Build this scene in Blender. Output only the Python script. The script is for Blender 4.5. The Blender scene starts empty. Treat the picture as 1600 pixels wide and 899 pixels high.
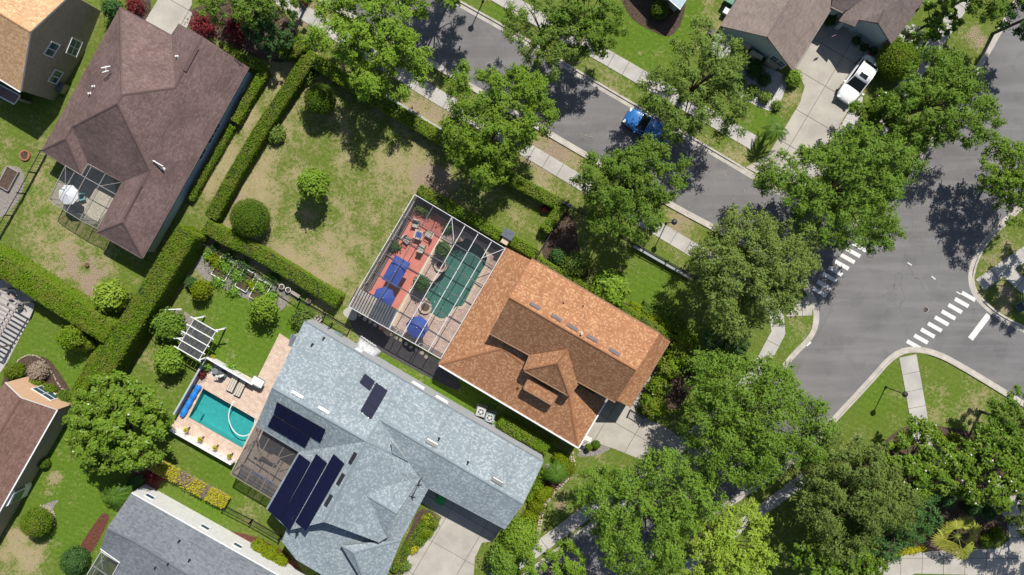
import bpy, bmesh, math, random
import numpy as np
from mathutils import Vector, Matrix
from mathutils.geometry import tessellate_polygon, intersect_line_plane
random.seed(7); rng = np.random.default_rng(11)
S = bpy.context.scene
C = S.collection
R = math.radians
# ---------------- camera: drone 72 m up, looking almost straight down ----------------
FPX = 1224.0; HC = 72.0; TILT = math.atan(64.5/FPX)
cam_d = bpy.data.cameras.new('camera'); cam = bpy.data.objects.new('camera', cam_d); C.objects.link(cam)
cam_d.sensor_width = 36.0; cam_d.lens = 36.0*FPX/1600.0; cam_d.clip_end = 3000
cam.location = (0, 0, HC); cam.rotation_euler = (-TILT, 0, 0)
S.camera = cam
# ---------------- sky and sun ----------------
SUN_EL = R(53); SAZ = math.atan2(0.42, 0.91)
W = bpy.data.worlds.new('World'); S.world = W; W.use_nodes = True
wn = W.node_tree.nodes; wl = W.node_tree.links
sky = wn.new('ShaderNodeTexSky'); sky.sky_type = 'NISHITA'; sky.sun_disc = False
sky.sun_elevation = SUN_EL; sky.sun_rotation = SAZ; sky.altitude = 20
bg = wn['Background']; bg.inputs['Strength'].default_value = 0.082
wl.new(sky.outputs[0], bg.inputs[0])
sd = bpy.data.lights.new('sun', 'SUN'); sun = bpy.data.objects.new('sun', sd); C.objects.link(sun)
sd.energy = 5.0; sd.angle = R(0.5); sd.color = (1.0, 0.955, 0.88)
sv = Vector((math.sin(SAZ)*math.cos(SUN_EL), math.cos(SAZ)*math.cos(SUN_EL), math.sin(SUN_EL)))
sun.rotation_euler = sv.to_track_quat('Z', 'Y').to_euler(); sun.location = (30, 60, 90)
S.view_settings.view_transform = 'Standard'; S.view_settings.look = 'None'
S.view_settings.exposure = 0.29; S.view_settings.gamma = 1.0
S.render.engine = 'CYCLES'
S.cycles.max_bounces = 8; S.cycles.transparent_max_bounces = 16

# ---------------- point lookup: where the photograph's point lies at height z ----------------
ct, st = math.cos(TILT), math.sin(TILT)
def P(px, py, z=0.0):
    x, y, k = (px-800)/FPX, (449.5-py)/FPX, -1.0
    # rotate by -TILT about X
    wy = y*ct + k*st; wz = -y*st + k*ct
    t = (z-HC)/wz
    return Vector((x*t, wy*t, z))
AX = (P(900, 458, 0)-P(800, 400, 0)).normalized()      # street direction a (right-down)
ANG = math.atan2(AX.y, AX.x)
BX = Vector((-AX.y, AX.x, 0))                          # up-right in the photo

# ---------------- materials ----------------
MATS = {}
def newmat(name):
    m = bpy.data.materials.new(name); m.use_nodes = True
    nt = m.node_tree; b = nt.nodes['Principled BSDF']
    MATS[name] = m
    return m, nt, b
def N(nt, t, **kw):
    n = nt.nodes.new(t)
    for k, v in kw.items():
        if k in n.inputs: n.inputs[k].default_value = v
        else: setattr(n, k, v)
    return n
def ramp(nt, src, a, b):
    r = N(nt, 'ShaderNodeMapRange'); r.inputs[1].default_value = a; r.inputs[2].default_value = b
    nt.links.new(src, r.inputs[0]); return r.outputs[0]
def mixc(nt, f, a, b, mode='MIX'):
    m = N(nt, 'ShaderNodeMix', data_type='RGBA', blend_type=mode)
    for s, v in ((m.inputs[0], f), (m.inputs[6], a), (m.inputs[7], b)):
        if hasattr(v, 'links'): nt.links.new(v, s)
        elif isinstance(v, (int, float)): s.default_value = v
        else: s.default_value = (*v, 1)
    return m.outputs[2]
def noise(nt, vec, sc, det=4, rough=.55):
    n = N(nt, 'ShaderNodeTexNoise', Scale=sc, Detail=det, Roughness=rough)
    nt.links.new(vec, n.inputs['Vector']); return n.outputs['Fac']
def pos(nt): return N(nt, 'ShaderNodeNewGeometry').outputs['Position']
def bump(nt, b, h, s=.5, d=.02):
    n = N(nt, 'ShaderNodeBump', Strength=s, Distance=d)
    nt.links.new(h, n.inputs['Height']); nt.links.new(n.outputs[0], b.inputs['Normal'])
def simple(name, c1, c2=None, sc=3.0, rough=.8, metal=0, fine=25.0, famt=.25, bs=.3, bd=.01):
    m, nt, b = newmat(name); c2 = c2 or tuple(x*.75 for x in c1)
    p = pos(nt)
    f = ramp(nt, noise(nt, p, sc), .35, .65)
    col = mixc(nt, f, c1, c2)
    g = noise(nt, p, fine, 3)
    col = mixc(nt, ramp(nt, g, .3, .7), col, mixc(nt, famt, col, (0, 0, 0)))
    nt.links.new(col, b.inputs['Base Color']); b.inputs['Roughness'].default_value = rough
    b.inputs['Metallic'].default_value = metal
    if bs: bump(nt, b, g, bs, bd)
    return m
def leafmat(name, c1, c2, c3=None, rough=.5, trans=.16, sc=.8):
    m, nt, b = newmat(name); c3 = c3 or c1
    g = N(nt, 'ShaderNodeNewGeometry'); oi = N(nt, 'ShaderNodeObjectInfo')
    rm = N(nt, 'ShaderNodeMapRange'); nt.links.new(g.outputs['Random Per Island'], rm.inputs[0]); rm.inputs[3].default_value = .15; rm.inputs[4].default_value = .75
    col = mixc(nt, rm.outputs[0], c1, c2)
    f = ramp(nt, noise(nt, g.outputs['Position'], sc, 2), .42, .62)
    col = mixc(nt, f, col, c3)
    hsv = N(nt, 'ShaderNodeHueSaturation'); nt.links.new(col, hsv.inputs['Color'])
    nt.links.new(ramp(nt, oi.outputs['Random'], -1.6, 1.9), hsv.inputs['Value'])
    hsv.inputs['Value'].default_value = 1
    mr = N(nt, 'ShaderNodeMapRange'); nt.links.new(oi.outputs['Random'], mr.inputs[0])
    mr.inputs[3].default_value = .85; mr.inputs[4].default_value = 1.15
    nt.links.new(mr.outputs[0], hsv.inputs['Value'])
    nt.links.new(hsv.outputs[0], b.inputs['Base Color']); b.inputs['Roughness'].default_value = rough
    b.inputs['Specular IOR Level'].default_value = .12
    tr = N(nt, 'ShaderNodeBsdfTranslucent'); nt.links.new(hsv.outputs[0], tr.inputs[0])
    mx = N(nt, 'ShaderNodeMixShader'); mx.inputs[0].default_value = trans
    nt.links.new(b.outputs[0], mx.inputs[1]); nt.links.new(tr.outputs[0], mx.inputs[2])
    nt.links.new(mx.outputs[0], nt.nodes['Material Output'].inputs[0])
    return m
def shingle(name, dark, mid, light, bw=.33, rh=.145, fleck=.5, stain=.25):
    m, nt, b = newmat(name)
    uv = N(nt, 'ShaderNodeTexCoord').outputs['UV']
    br = N(nt, 'ShaderNodeTexBrick', Scale=1.0); br.inputs['Mortar Size'].default_value = .008
    br.inputs['Brick Width'].default_value = bw; br.inputs['Row Height'].default_value = rh
    br.inputs['Color1'].default_value = (0, 0, 0, 1); br.inputs['Color2'].default_value = (1, 1, 1, 1)
    br.inputs['Mortar'].default_value = (.0, .0, .0, 1); nt.links.new(uv, br.inputs['Vector'])
    # second, larger tab pattern
    b2 = N(nt, 'ShaderNodeTexBrick', Scale=1.0, offset=.37); b2.inputs['Mortar Size'].default_value = 0
    b2.inputs['Brick Width'].default_value = bw*.5; b2.inputs['Row Height'].default_value = rh
    b2.inputs['Color1'].default_value = (0, 0, 0, 1); b2.inputs['Color2'].default_value = (1, 1, 1, 1)
    nt.links.new(uv, b2.inputs['Vector'])
    col = mixc(nt, br.outputs['Color'], dark, mid)
    f = N(nt, 'ShaderNodeMath', operation='GREATER_THAN'); nt.links.new(b2.outputs['Color'], f.inputs[0]); f.inputs[1].default_value = .68
    f2 = N(nt, 'ShaderNodeMath', operation='MULTIPLY'); nt.links.new(f.outputs[0], f2.inputs[0]); f2.inputs[1].default_value = fleck
    wob = N(nt, 'ShaderNodeMath', operation='MULTIPLY'); nt.links.new(f2.outputs[0], wob.inputs[0])
    nt.links.new(ramp(nt, noise(nt, uv, 8, 2), .40, .56), wob.inputs[1])
    col = mixc(nt, wob.outputs[0], col, light)
    big = ramp(nt, noise(nt, pos(nt), .35, 5, .65), .35, .72)
    col = mixc(nt, big, col, mixc(nt, stain, col, tuple(x*.25 for x in dark)))
    sm = N(nt, 'ShaderNodeMapping'); sm.inputs['Scale'].default_value = (2.6, .28, 1); nt.links.new(uv, sm.inputs['Vector'])
    col = mixc(nt, ramp(nt, noise(nt, sm.outputs[0], 1.0, 4, .6), .5, .8), col, mixc(nt, .32, col, tuple(x*.3 for x in dark)))
    col = mixc(nt, ramp(nt, noise(nt, pos(nt), 1.7, 5, .7), .58, .8), col, mixc(nt, .22, col, tuple(min(1, x*1.2) for x in light)))
    nt.links.new(col, b.inputs['Base Color']); b.inputs['Roughness'].default_value = .9
    gr = noise(nt, uv, 60, 2)
    h = N(nt, 'ShaderNodeMath', operation='ADD'); nt.links.new(br.outputs['Color'], h.inputs[0]); nt.links.new(gr, h.inputs[1])
    bump(nt, b, h.outputs[0], .45, .015)
    return m
shingle('shingle_mauve', (.125, .078, .072), (.18, .118, .110), (.28, .205, .19), fleck=.35, stain=.5)
shingle('shingle_orange', (.275, .122, .054), (.365, .174, .085), (.56, .335, .18), fleck=.65, stain=.15)
shingle('shingle_blue', (.185, .225, .250), (.24, .285, .31), (.42, .47, .495), fleck=.62, stain=.2)
shingle('shingle_slate', (.11, .12, .135), (.17, .185, .205), (.24, .255, .275), fleck=.35, stain=.15)
shingle('shingle_taupe', (.20, .155, .135), (.27, .215, .19), (.34, .28, .25), fleck=.3, stain=.2)
shingle('shingle_tan', (.42, .24, .12), (.55, .35, .19), (.72, .52, .33), fleck=.6, stain=.15)
shingle('shingle_redbrown', (.15, .08, .062), (.22, .125, .10), (.31, .2, .165), fleck=.4, stain=.25)
simple('white_paint', (.78, .78, .77), (.7, .7, .7), rough=.45, bs=0)
simple('white_metal', (.75, .75, .76), (.68, .68, .7), rough=.35, bs=0)
simple('grey_metal', (.22, .23, .24), rough=.4, metal=.6, bs=0)
simple('dark_metal', (.025, .025, .028), rough=.45, bs=0)
simple('stucco_beige', (.36, .30, .22), (.30, .25, .185), rough=.95, fine=40, bd=.004)
simple('stucco_blue', (.50, .62, .68), (.45, .57, .63), rough=.95, fine=40, bd=.004)
simple('stucco_peach', (.66, .42, .27), (.6, .38, .24), rough=.95, fine=40, bd=.004)
simple('stucco_grey', (.42, .44, .46), (.37, .39, .41), rough=.95, fine=40, bd=.004)
simple('stucco_white', (.70, .70, .68), (.62, .62, .6), rough=.95, fine=40, bd=.004)
simple('stucco_cream', (.62, .54, .40), (.55, .48, .36), rough=.95, fine=40, bd=.004)
simple('concrete', (.43, .40, .35), (.34, .315, .275), sc=.6, rough=.92, fine=18, famt=.18, bd=.004)
simple('concrete_grey', (.45, .43, .40), (.36, .345, .32), sc=.7, rough=.92, fine=18, famt=.18, bd=.004)
simple('kerb', (.50, .465, .41), (.38, .35, .31), sc=1.2, rough=.92, famt=.25, bd=.004)
simple('trim_blue', (.22, .26, .285), rough=.8, bs=0)
shingle('shingle_umber', (.13, .10, .095), (.19, .15, .14), (.25, .205, .19), fleck=.3, stain=.2)
simple('trim_mauve', (.13, .085, .085), rough=.8, bs=0)
simple('trim_brown', (.30, .17, .10), rough=.8, bs=0)
simple('trim_taupe', (.22, .18, .16), rough=.8, bs=0)
simple('joint', (.12, .105, .085), rough=1)
simple('red_deck', (.58, .19, .145), (.50, .155, .12), sc=1.2, rough=.85, famt=.1, bd=.003)
simple('yellow_trim', (.55, .42, .26), (.47, .36, .22), rough=.85, famt=.1)
simple('patio_stone', (.50, .46, .37), (.36, .33, .26), sc=5, fine=14, famt=.35, rough=.9)
simple('dark_ground', (.05, .047, .05), (.07, .065, .07), rough=.8)
simple('mulch_red', (.23, .075, .045), (.12, .045, .03), sc=6, fine=16, famt=.6, rough=1, bs=1, bd=.05)
simple('mulch_brown', (.13, .085, .06), (.075, .05, .035), sc=5, fine=16, famt=.5, rough=1, bs=1, bd=.05)
simple('gravel_white', (.62, .60, .58), (.42, .40, .39), sc=7, fine=22, famt=.35, rough=1, bs=1, bd=.03)
simple('gravel_grey', (.33, .30, .27), (.22, .20, .18), sc=5, fine=22, famt=.45, rough=1, bs=1, bd=.03)
simple('bark', (.13, .10, .075), (.08, .062, .048), sc=4, rough=1, fine=14, famt=.4, bs=.8, bd=.03)
simple('twig', (.33, .25, .19), (.25, .19, .14), sc=6, rough=1, fine=30, bs=0)
simple('blue_canvas', (.028, .07, .32), (.022, .055, .26), sc=1.5, rough=.85, fine=60, famt=.12, bd=.002)
simple('white_canvas', (.72, .74, .76), (.65, .67, .7), sc=1.5, rough=.8, bs=0)
simple('teal_canvas', (.16, .42, .45), rough=.8, bs=0)
simple('charcoal_canvas', (.055, .057, .062), (.085, .087, .092), sc=2, rough=.85, fine=40, bs=.2)
simple('stripe_tan', (.36, .30, .25), (.30, .25, .2), rough=.8, bs=0)
simple('cushion_stripe', (.62, .58, .50), (.55, .52, .45), rough=.9, bs=0)
simple('green_plastic', (.02, .19, .09), (.018, .16, .08), rough=.45, bs=0)
simple('bright_green_plastic', (.03, .42, .06), rough=.5, bs=0)
simple('yellow_plastic', (.75, .45, .03), rough=.5, bs=0)
simple('greygreen_plastic', (.20, .27, .26), rough=.5, bs=0)
simple('blue_cover', (.02, .17, .62), (.03, .26, .75), sc=3, rough=.35, fine=12, bs=.6, bd=.02)
simple('silver_tarp', (.62, .63, .65), (.45, .46, .48), sc=2.5, rough=.4, fine=8, bs=.7, bd=.05)
simple('wood_grey', (.36, .31, .29), (.28, .24, .22), rough=.9)
simple('wood_brown', (.16, .10, .06), rough=.9)
simple('stone', (.52, .44, .36), (.36, .29, .24), sc=4, rough=.95, bs=.6, bd=.02)
simple('terracotta', (.42, .15, .08), rough=.85, bs=0)
simple('flower_white', (.8, .78, .7), rough=.7, bs=0)
simple('orange_paint', (.6, .12, .03), rough=.6, bs=0)
simple('flag_red', (.5, .03, .05), (.55, .5, .5), sc=9, rough=.8, bs=0)
simple('iron', (.09, .065, .055), rough=.7)
simple('tyre', (.02, .02, .02), rough=.85, bs=0)
simple('teal_tile', (.10, .38, .38), (.08, .32, .33), rough=.4, fine=14, famt=.12, bs=0)
simple('green_tile', (.115, .20, .175), (.09, .165, .145), rough=.4, fine=10, famt=.15, bs=0)
simple('coping', (.56, .45, .35), (.48, .38, .29), rough=.85)
simple('pan_light', (.40, .37, .33), (.35, .32, .29), rough=.45, bs=0)
simple('pan_dark', (.11, .125, .15), rough=.45, bs=0)
simple('vent_purple', (.16, .12, .15), rough=.7, bs=0)
# glass
m, nt, b = newmat('glass'); b.inputs['Base Color'].default_value = (.03, .07, .11, 1); b.inputs['Roughness'].default_value = .08
m, nt, b = newmat('car_glass'); b.inputs['Base Color'].default_value = (.012, .015, .02, 1); b.inputs['Roughness'].default_value = .06
def carpaint(name, c):
    m, nt, b = newmat(name); b.inputs['Base Color'].default_value = (*c, 1); b.inputs['Roughness'].default_value = .28
    b.inputs['Coat Weight'].default_value = .8; b.inputs['Coat Roughness'].default_value = .05
carpaint('paint_white', (.78, .79, .80)); carpaint('paint_blue', (.015, .12, .36))
m, nt, b = newmat('chrome'); b.inputs['Base Color'].default_value = (.6, .6, .62, 1); b.inputs['Metallic'].default_value = 1; b.inputs['Roughness'].default_value = .25
m, nt, b = newmat('lamp_lens'); b.inputs['Base Color'].default_value = (.6, .62, .64, 1); b.inputs['Roughness'].default_value = .15
m, nt, b = newmat('tail_red'); b.inputs['Base Color'].default_value = (.4, .01, .01, 1); b.inputs['Roughness'].default_value = .2
# solar cells
m, nt, b = newmat('solar_cell')
uv = N(nt, 'ShaderNodeTexCoord').outputs['UV']
br = N(nt, 'ShaderNodeTexBrick', Scale=1.0, offset=0.0); br.inputs['Mortar Size'].default_value = .006; br.inputs['Brick Width'].default_value = .16; br.inputs['Row Height'].default_value = .16
br.inputs['Color1'].default_value = (.005, .007, .026, 1); br.inputs['Color2'].default_value = (.007, .009, .032, 1); br.inputs['Mortar'].default_value = (.012, .014, .034, 1)
nt.links.new(uv, br.inputs['Vector']); nt.links.new(br.outputs[0], b.inputs['Base Color']); b.inputs['Roughness'].default_value = .5; b.inputs['Specular IOR Level'].default_value = .06
# screen mesh cloth: a real open weave, partly see-through
def screen(name, col, alpha):
    m, nt, b = newmat(name)
    b.inputs['Base Color'].default_value = (*col, 1); b.inputs['Roughness'].default_value = .8
    t = N(nt, 'ShaderNodeBsdfTransparent'); mx = N(nt, 'ShaderNodeMixShader'); mx.inputs[0].default_value = alpha
    nt.links.new(t.outputs[0], mx.inputs[1]); nt.links.new(b.outputs[0], mx.inputs[2])
    nt.links.new(mx.outputs[0], nt.nodes['Material Output'].inputs[0])
screen('screen_mesh', (.10, .10, .105), .11); screen('screen_dark', (.045, .047, .052), .5); screen('screen_wall', (.05, .05, .055), .38)
def water(name, tint, rip):
    m, nt, b = newmat(name); nt.nodes.remove(b)
    t = N(nt, 'ShaderNodeBsdfTransparent'); t.inputs[0].default_value = (*tint, 1)
    g = N(nt, 'ShaderNodeBsdfGlossy'); g.inputs['Roughness'].default_value = .03
    fr = N(nt, 'ShaderNodeFresnel', IOR=1.33)
    bp = N(nt, 'ShaderNodeBump', Strength=rip, Distance=.03)
    nt.links.new(noise(nt, pos(nt), 6, 3), bp.inputs['Height'])
    nt.links.new(bp.outputs[0], g.inputs['Normal']); nt.links.new(bp.outputs[0], fr.inputs['Normal'])
    mx = N(nt, 'ShaderNodeMixShader'); nt.links.new(fr.outputs[0], mx.inputs[0])
    nt.links.new(t.outputs[0], mx.inputs[1]); nt.links.new(g.outputs[0], mx.inputs[2])
    nt.links.new(mx.outputs[0], nt.nodes['Material Output'].inputs[0])
water('water_teal', (.62, .93, .92), .5); water('water_green', (.66, .88, .84), .3)
def pavers(name, c1, c2, mor, bw=.3, rh=.2):
    m, nt, b = newmat(name)
    mp = N(nt, 'ShaderNodeMapping'); mp.inputs['Rotation'].default_value[2] = -ANG
    nt.links.new(pos(nt), mp.inputs['Vector'])
    br = N(nt, 'ShaderNodeTexBrick', Scale=1.0); br.inputs['Mortar Size'].default_value = .012
    br.inputs['Brick Width'].default_value = bw; br.inputs['Row Height'].default_value = rh
    br.inputs['Color1'].default_value = (*c1, 1); br.inputs['Color2'].default_value = (*c2, 1); br.inputs['Mortar'].default_value = (*mor, 1)
    nt.links.new(mp.outputs[0], br.inputs['Vector'])
    col = mixc(nt, ramp(nt, noise(nt, pos(nt), 2.2), .4, .65), br.outputs[0], mixc(nt, .3, br.outputs[0], (.25, .12, .08)))
    nt.links.new(col, b.inputs['Base Color']); b.inputs['Roughness'].default_value = .9
    bump(nt, b, br.outputs['Fac'], -.4, .01)
pavers('pavers_pink', (.50, .385, .33), (.38, .285, .245), (.24, .18, .15))
pavers('pavers_tan', (.60, .475, .38), (.52, .40, .32), (.36, .28, .22))
# asphalt
m, nt, b = newmat('asphalt'); p = pos(nt)
col = mixc(nt, ramp(nt, noise(nt, p, .18, 5, .6), .35, .7), (.135, .130, .132), (.180, .174, .175))
mp = N(nt, 'ShaderNodeMapping'); mp.inputs['Rotation'].default_value[2] = -R(52); mp.inputs['Scale'].default_value = (.12, 1.3, 1); nt.links.new(p, mp.inputs['Vector'])
col = mixc(nt, ramp(nt, noise(nt, mp.outputs[0], .8, 4), .45, .75), col, (.205, .198, .198))
col = mixc(nt, ramp(nt, noise(nt, p, 30, 2), .25, .75), mixc(nt, .24, col, (0, 0, 0)), col)
col = mixc(nt, ramp(nt, noise(nt, p, 1.4, 6, .7), .60, .74), col, mixc(nt, .22, col, (.03, .028, .027)))
col = mixc(nt, ramp(nt, noise(nt, p, .5, 3, .5), .56, .60), col, mixc(nt, .10, col, (.02, .02, .02)))
col = mixc(nt, ramp(nt, noise(nt, p, 4.5, 3, .6), .70, .76), col, mixc(nt, .35, col, (.02, .02, .02)))
vo = N(nt, 'ShaderNodeTexVoronoi', feature='DISTANCE_TO_EDGE', Scale=.13)
wv = N(nt, 'ShaderNodeVectorMath', operation='ADD'); nz = N(nt, 'ShaderNodeTexNoise', Scale=.6, Detail=5.0); nt.links.new(p, nz.inputs['Vector']); nt.links.new(p, wv.inputs[0]); nt.links.new(nz.outputs['Color'], wv.inputs[1]); nt.links.new(wv.outputs[0], vo.inputs['Vector'])
ck = N(nt, 'ShaderNodeMath', operation='LESS_THAN'); nt.links.new(vo.outputs['Distance'], ck.inputs[0]); ck.inputs[1].default_value = .0009
col = mixc(nt, ck.outputs[0], col, mixc(nt, .5, col, (.02, .02, .02)))
nt.links.new(col, b.inputs['Base Color']); b.inputs['Roughness'].default_value = .88
bump(nt, b, noise(nt, p, 45, 2), .5, .008)
m, nt, b = newmat('road_paint'); p = pos(nt)
col = mixc(nt, ramp(nt, noise(nt, p, 9, 5, .7), .50, .72), (.62, .62, .60), (.30, .30, .30))
nt.links.new(col, b.inputs['Base Color']); b.inputs['Roughness'].default_value = .75
# lawn (attribute 'turf': R dry, G lush, B bare)
m, nt, b = newmat('lawn'); p = pos(nt)
at = N(nt, 'ShaderNodeAttribute', attribute_name='turf'); sp = N(nt, 'ShaderNodeSeparateColor'); nt.links.new(at.outputs['Color'], sp.inputs[0])
n1 = noise(nt, p, .55, 6, .65); n2 = noise(nt, p, 3.4, 5, .72); n3 = noise(nt, p, 11, 4, .7); n4 = noise(nt, p, .16, 3)
green = mixc(nt, ramp(nt, n2, .3, .7), (.120, .170, .024), (.225, .280, .055))
green = mixc(nt, ramp(nt, n4, .35, .65), green, mixc(nt, .5, green, (.16, .18, .045)))
lush = mixc(nt, ramp(nt, n2, .3, .7), (.088, .175, .013), (.170, .280, .028))
green = mixc(nt, sp.outputs[1], green, lush)
mw = N(nt, 'ShaderNodeTexWave', Scale=.55, Distortion=1.2, Detail=2.0); mpw = N(nt, 'ShaderNodeMapping'); mpw.inputs['Rotation'].default_value[2] = -R(62); nt.links.new(p, mpw.inputs['Vector']); nt.links.new(mpw.outputs[0], mw.inputs['Vector'])
green = mixc(nt, ramp(nt, mw.outputs['Fac'], .35, .65), green, mixc(nt, .07, green, (.01, .02, .003)))
dry = mixc(nt, ramp(nt, n2, .3, .7), (.54, .46, .27), (.34, .275, .13))
def addm(a, b_, k=1.0, off=0.0):
    q = N(nt, 'ShaderNodeMath', operation='MULTIPLY_ADD'); nt.links.new(b_, q.inputs[0]); q.inputs[1].default_value = k
    s = N(nt, 'ShaderNodeMath', operation='ADD'); nt.links.new(a, s.inputs[0]); s.inputs[1].default_value = off
    nt.links.new(s.outputs[0], q.inputs[2]); return q.outputs[0]
t1 = addm(addm(addm(sp.outputs[0], n1, 2.2, -1.1), n2, 2.2, -1.1), n3, 1.3, -.65)
col = mixc(nt, ramp(nt, t1, .25, .8), green, dry)
t2 = addm(addm(sp.outputs[2], n1, 1.4, -.7), n3, .8, -.4)
bare = mixc(nt, ramp(nt, n3, .35, .65), (.30, .20, .13), (.46, .37, .28))
col = mixc(nt, ramp(nt, t2, .40, .62), col, bare)
wd = noise(nt, p, 5.5, 2, .5)
col = mixc(nt, ramp(nt, wd, .66, .72), col, mixc(nt, .6, col, (.05, .13, .012)))
col = mixc(nt, ramp(nt, n3, .3, .75), mixc(nt, .42, col, (.012, .02, .004)), col)
nt.links.new(col, b.inputs['Base Color']); b.inputs['Roughness'].default_value = .95; b.inputs['Specular IOR Level'].default_value = .15
hh = addm(n3, noise(nt, p, 38, 3, .7), 1.2); bump(nt, b, hh, .9, .05)
leafmat('leaf_oak', (.050, .112, .012), (.185, .278, .032), (.110, .195, .020))
leafmat('leaf_bright', (.070, .150, .012), (.235, .335, .034), (.150, .255, .022))
leafmat('leaf_olive', (.062, .105, .018), (.210, .260, .055), (.115, .170, .034))
leafmat('leaf_yellow', (.130, .200, .020), (.300, .390, .045), (.200, .300, .030))
leafmat('leaf_sparse', (.060, .115, .018), (.200, .270, .045), (.120, .190, .030))
leafmat('leaf_dark', (.025, .070, .018), (.085, .160, .040), (.045, .105, .026))
leafmat('leaf_magnolia', (.040, .095, .010), (.205, .275, .030), (.105, .190, .016), rough=.35, trans=.12)
leafmat('leaf_hedge', (0.069, 0.141, 0.005), (0.171, 0.264, 0.011), (.150, .190, .022), trans=.25)
leafmat('leaf_hedge_yellow', (0.102, 0.156, 0.004), (0.224, 0.264, 0.008), (0.153, 0.211, 0.005), trans=.25)
leafmat('leaf_ball', (0.044, 0.096, 0.006), (0.107, 0.175, 0.011), (0.076, 0.130, 0.007), trans=.2)
leafmat('leaf_gold', (.35, .33, .012), (.55, .50, .03), (.42, .40, .02))
leafmat('leaf_red', (.12, .012, .018), (.22, .03, .035), (.09, .01, .015))
leafmat('leaf_pale', (.35, .38, .30), (.52, .55, .45), (.40, .43, .34))
leafmat('leaf_palm', (.05, .12, .015), (.14, .24, .035), (.08, .16, .02), rough=.4, trans=.25)
leafmat('leaf_palm_gold', (.16, .22, .03), (.42, .38, .06), (.26, .30, .04), rough=.4, trans=.25)
leafmat('leaf_veg', (.09, .20, .02), (.22, .36, .06), (.13, .25, .03))
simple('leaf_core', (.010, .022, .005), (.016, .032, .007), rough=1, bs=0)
simple('crown_core', (.010, .020, .006), rough=1, bs=0)

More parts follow.
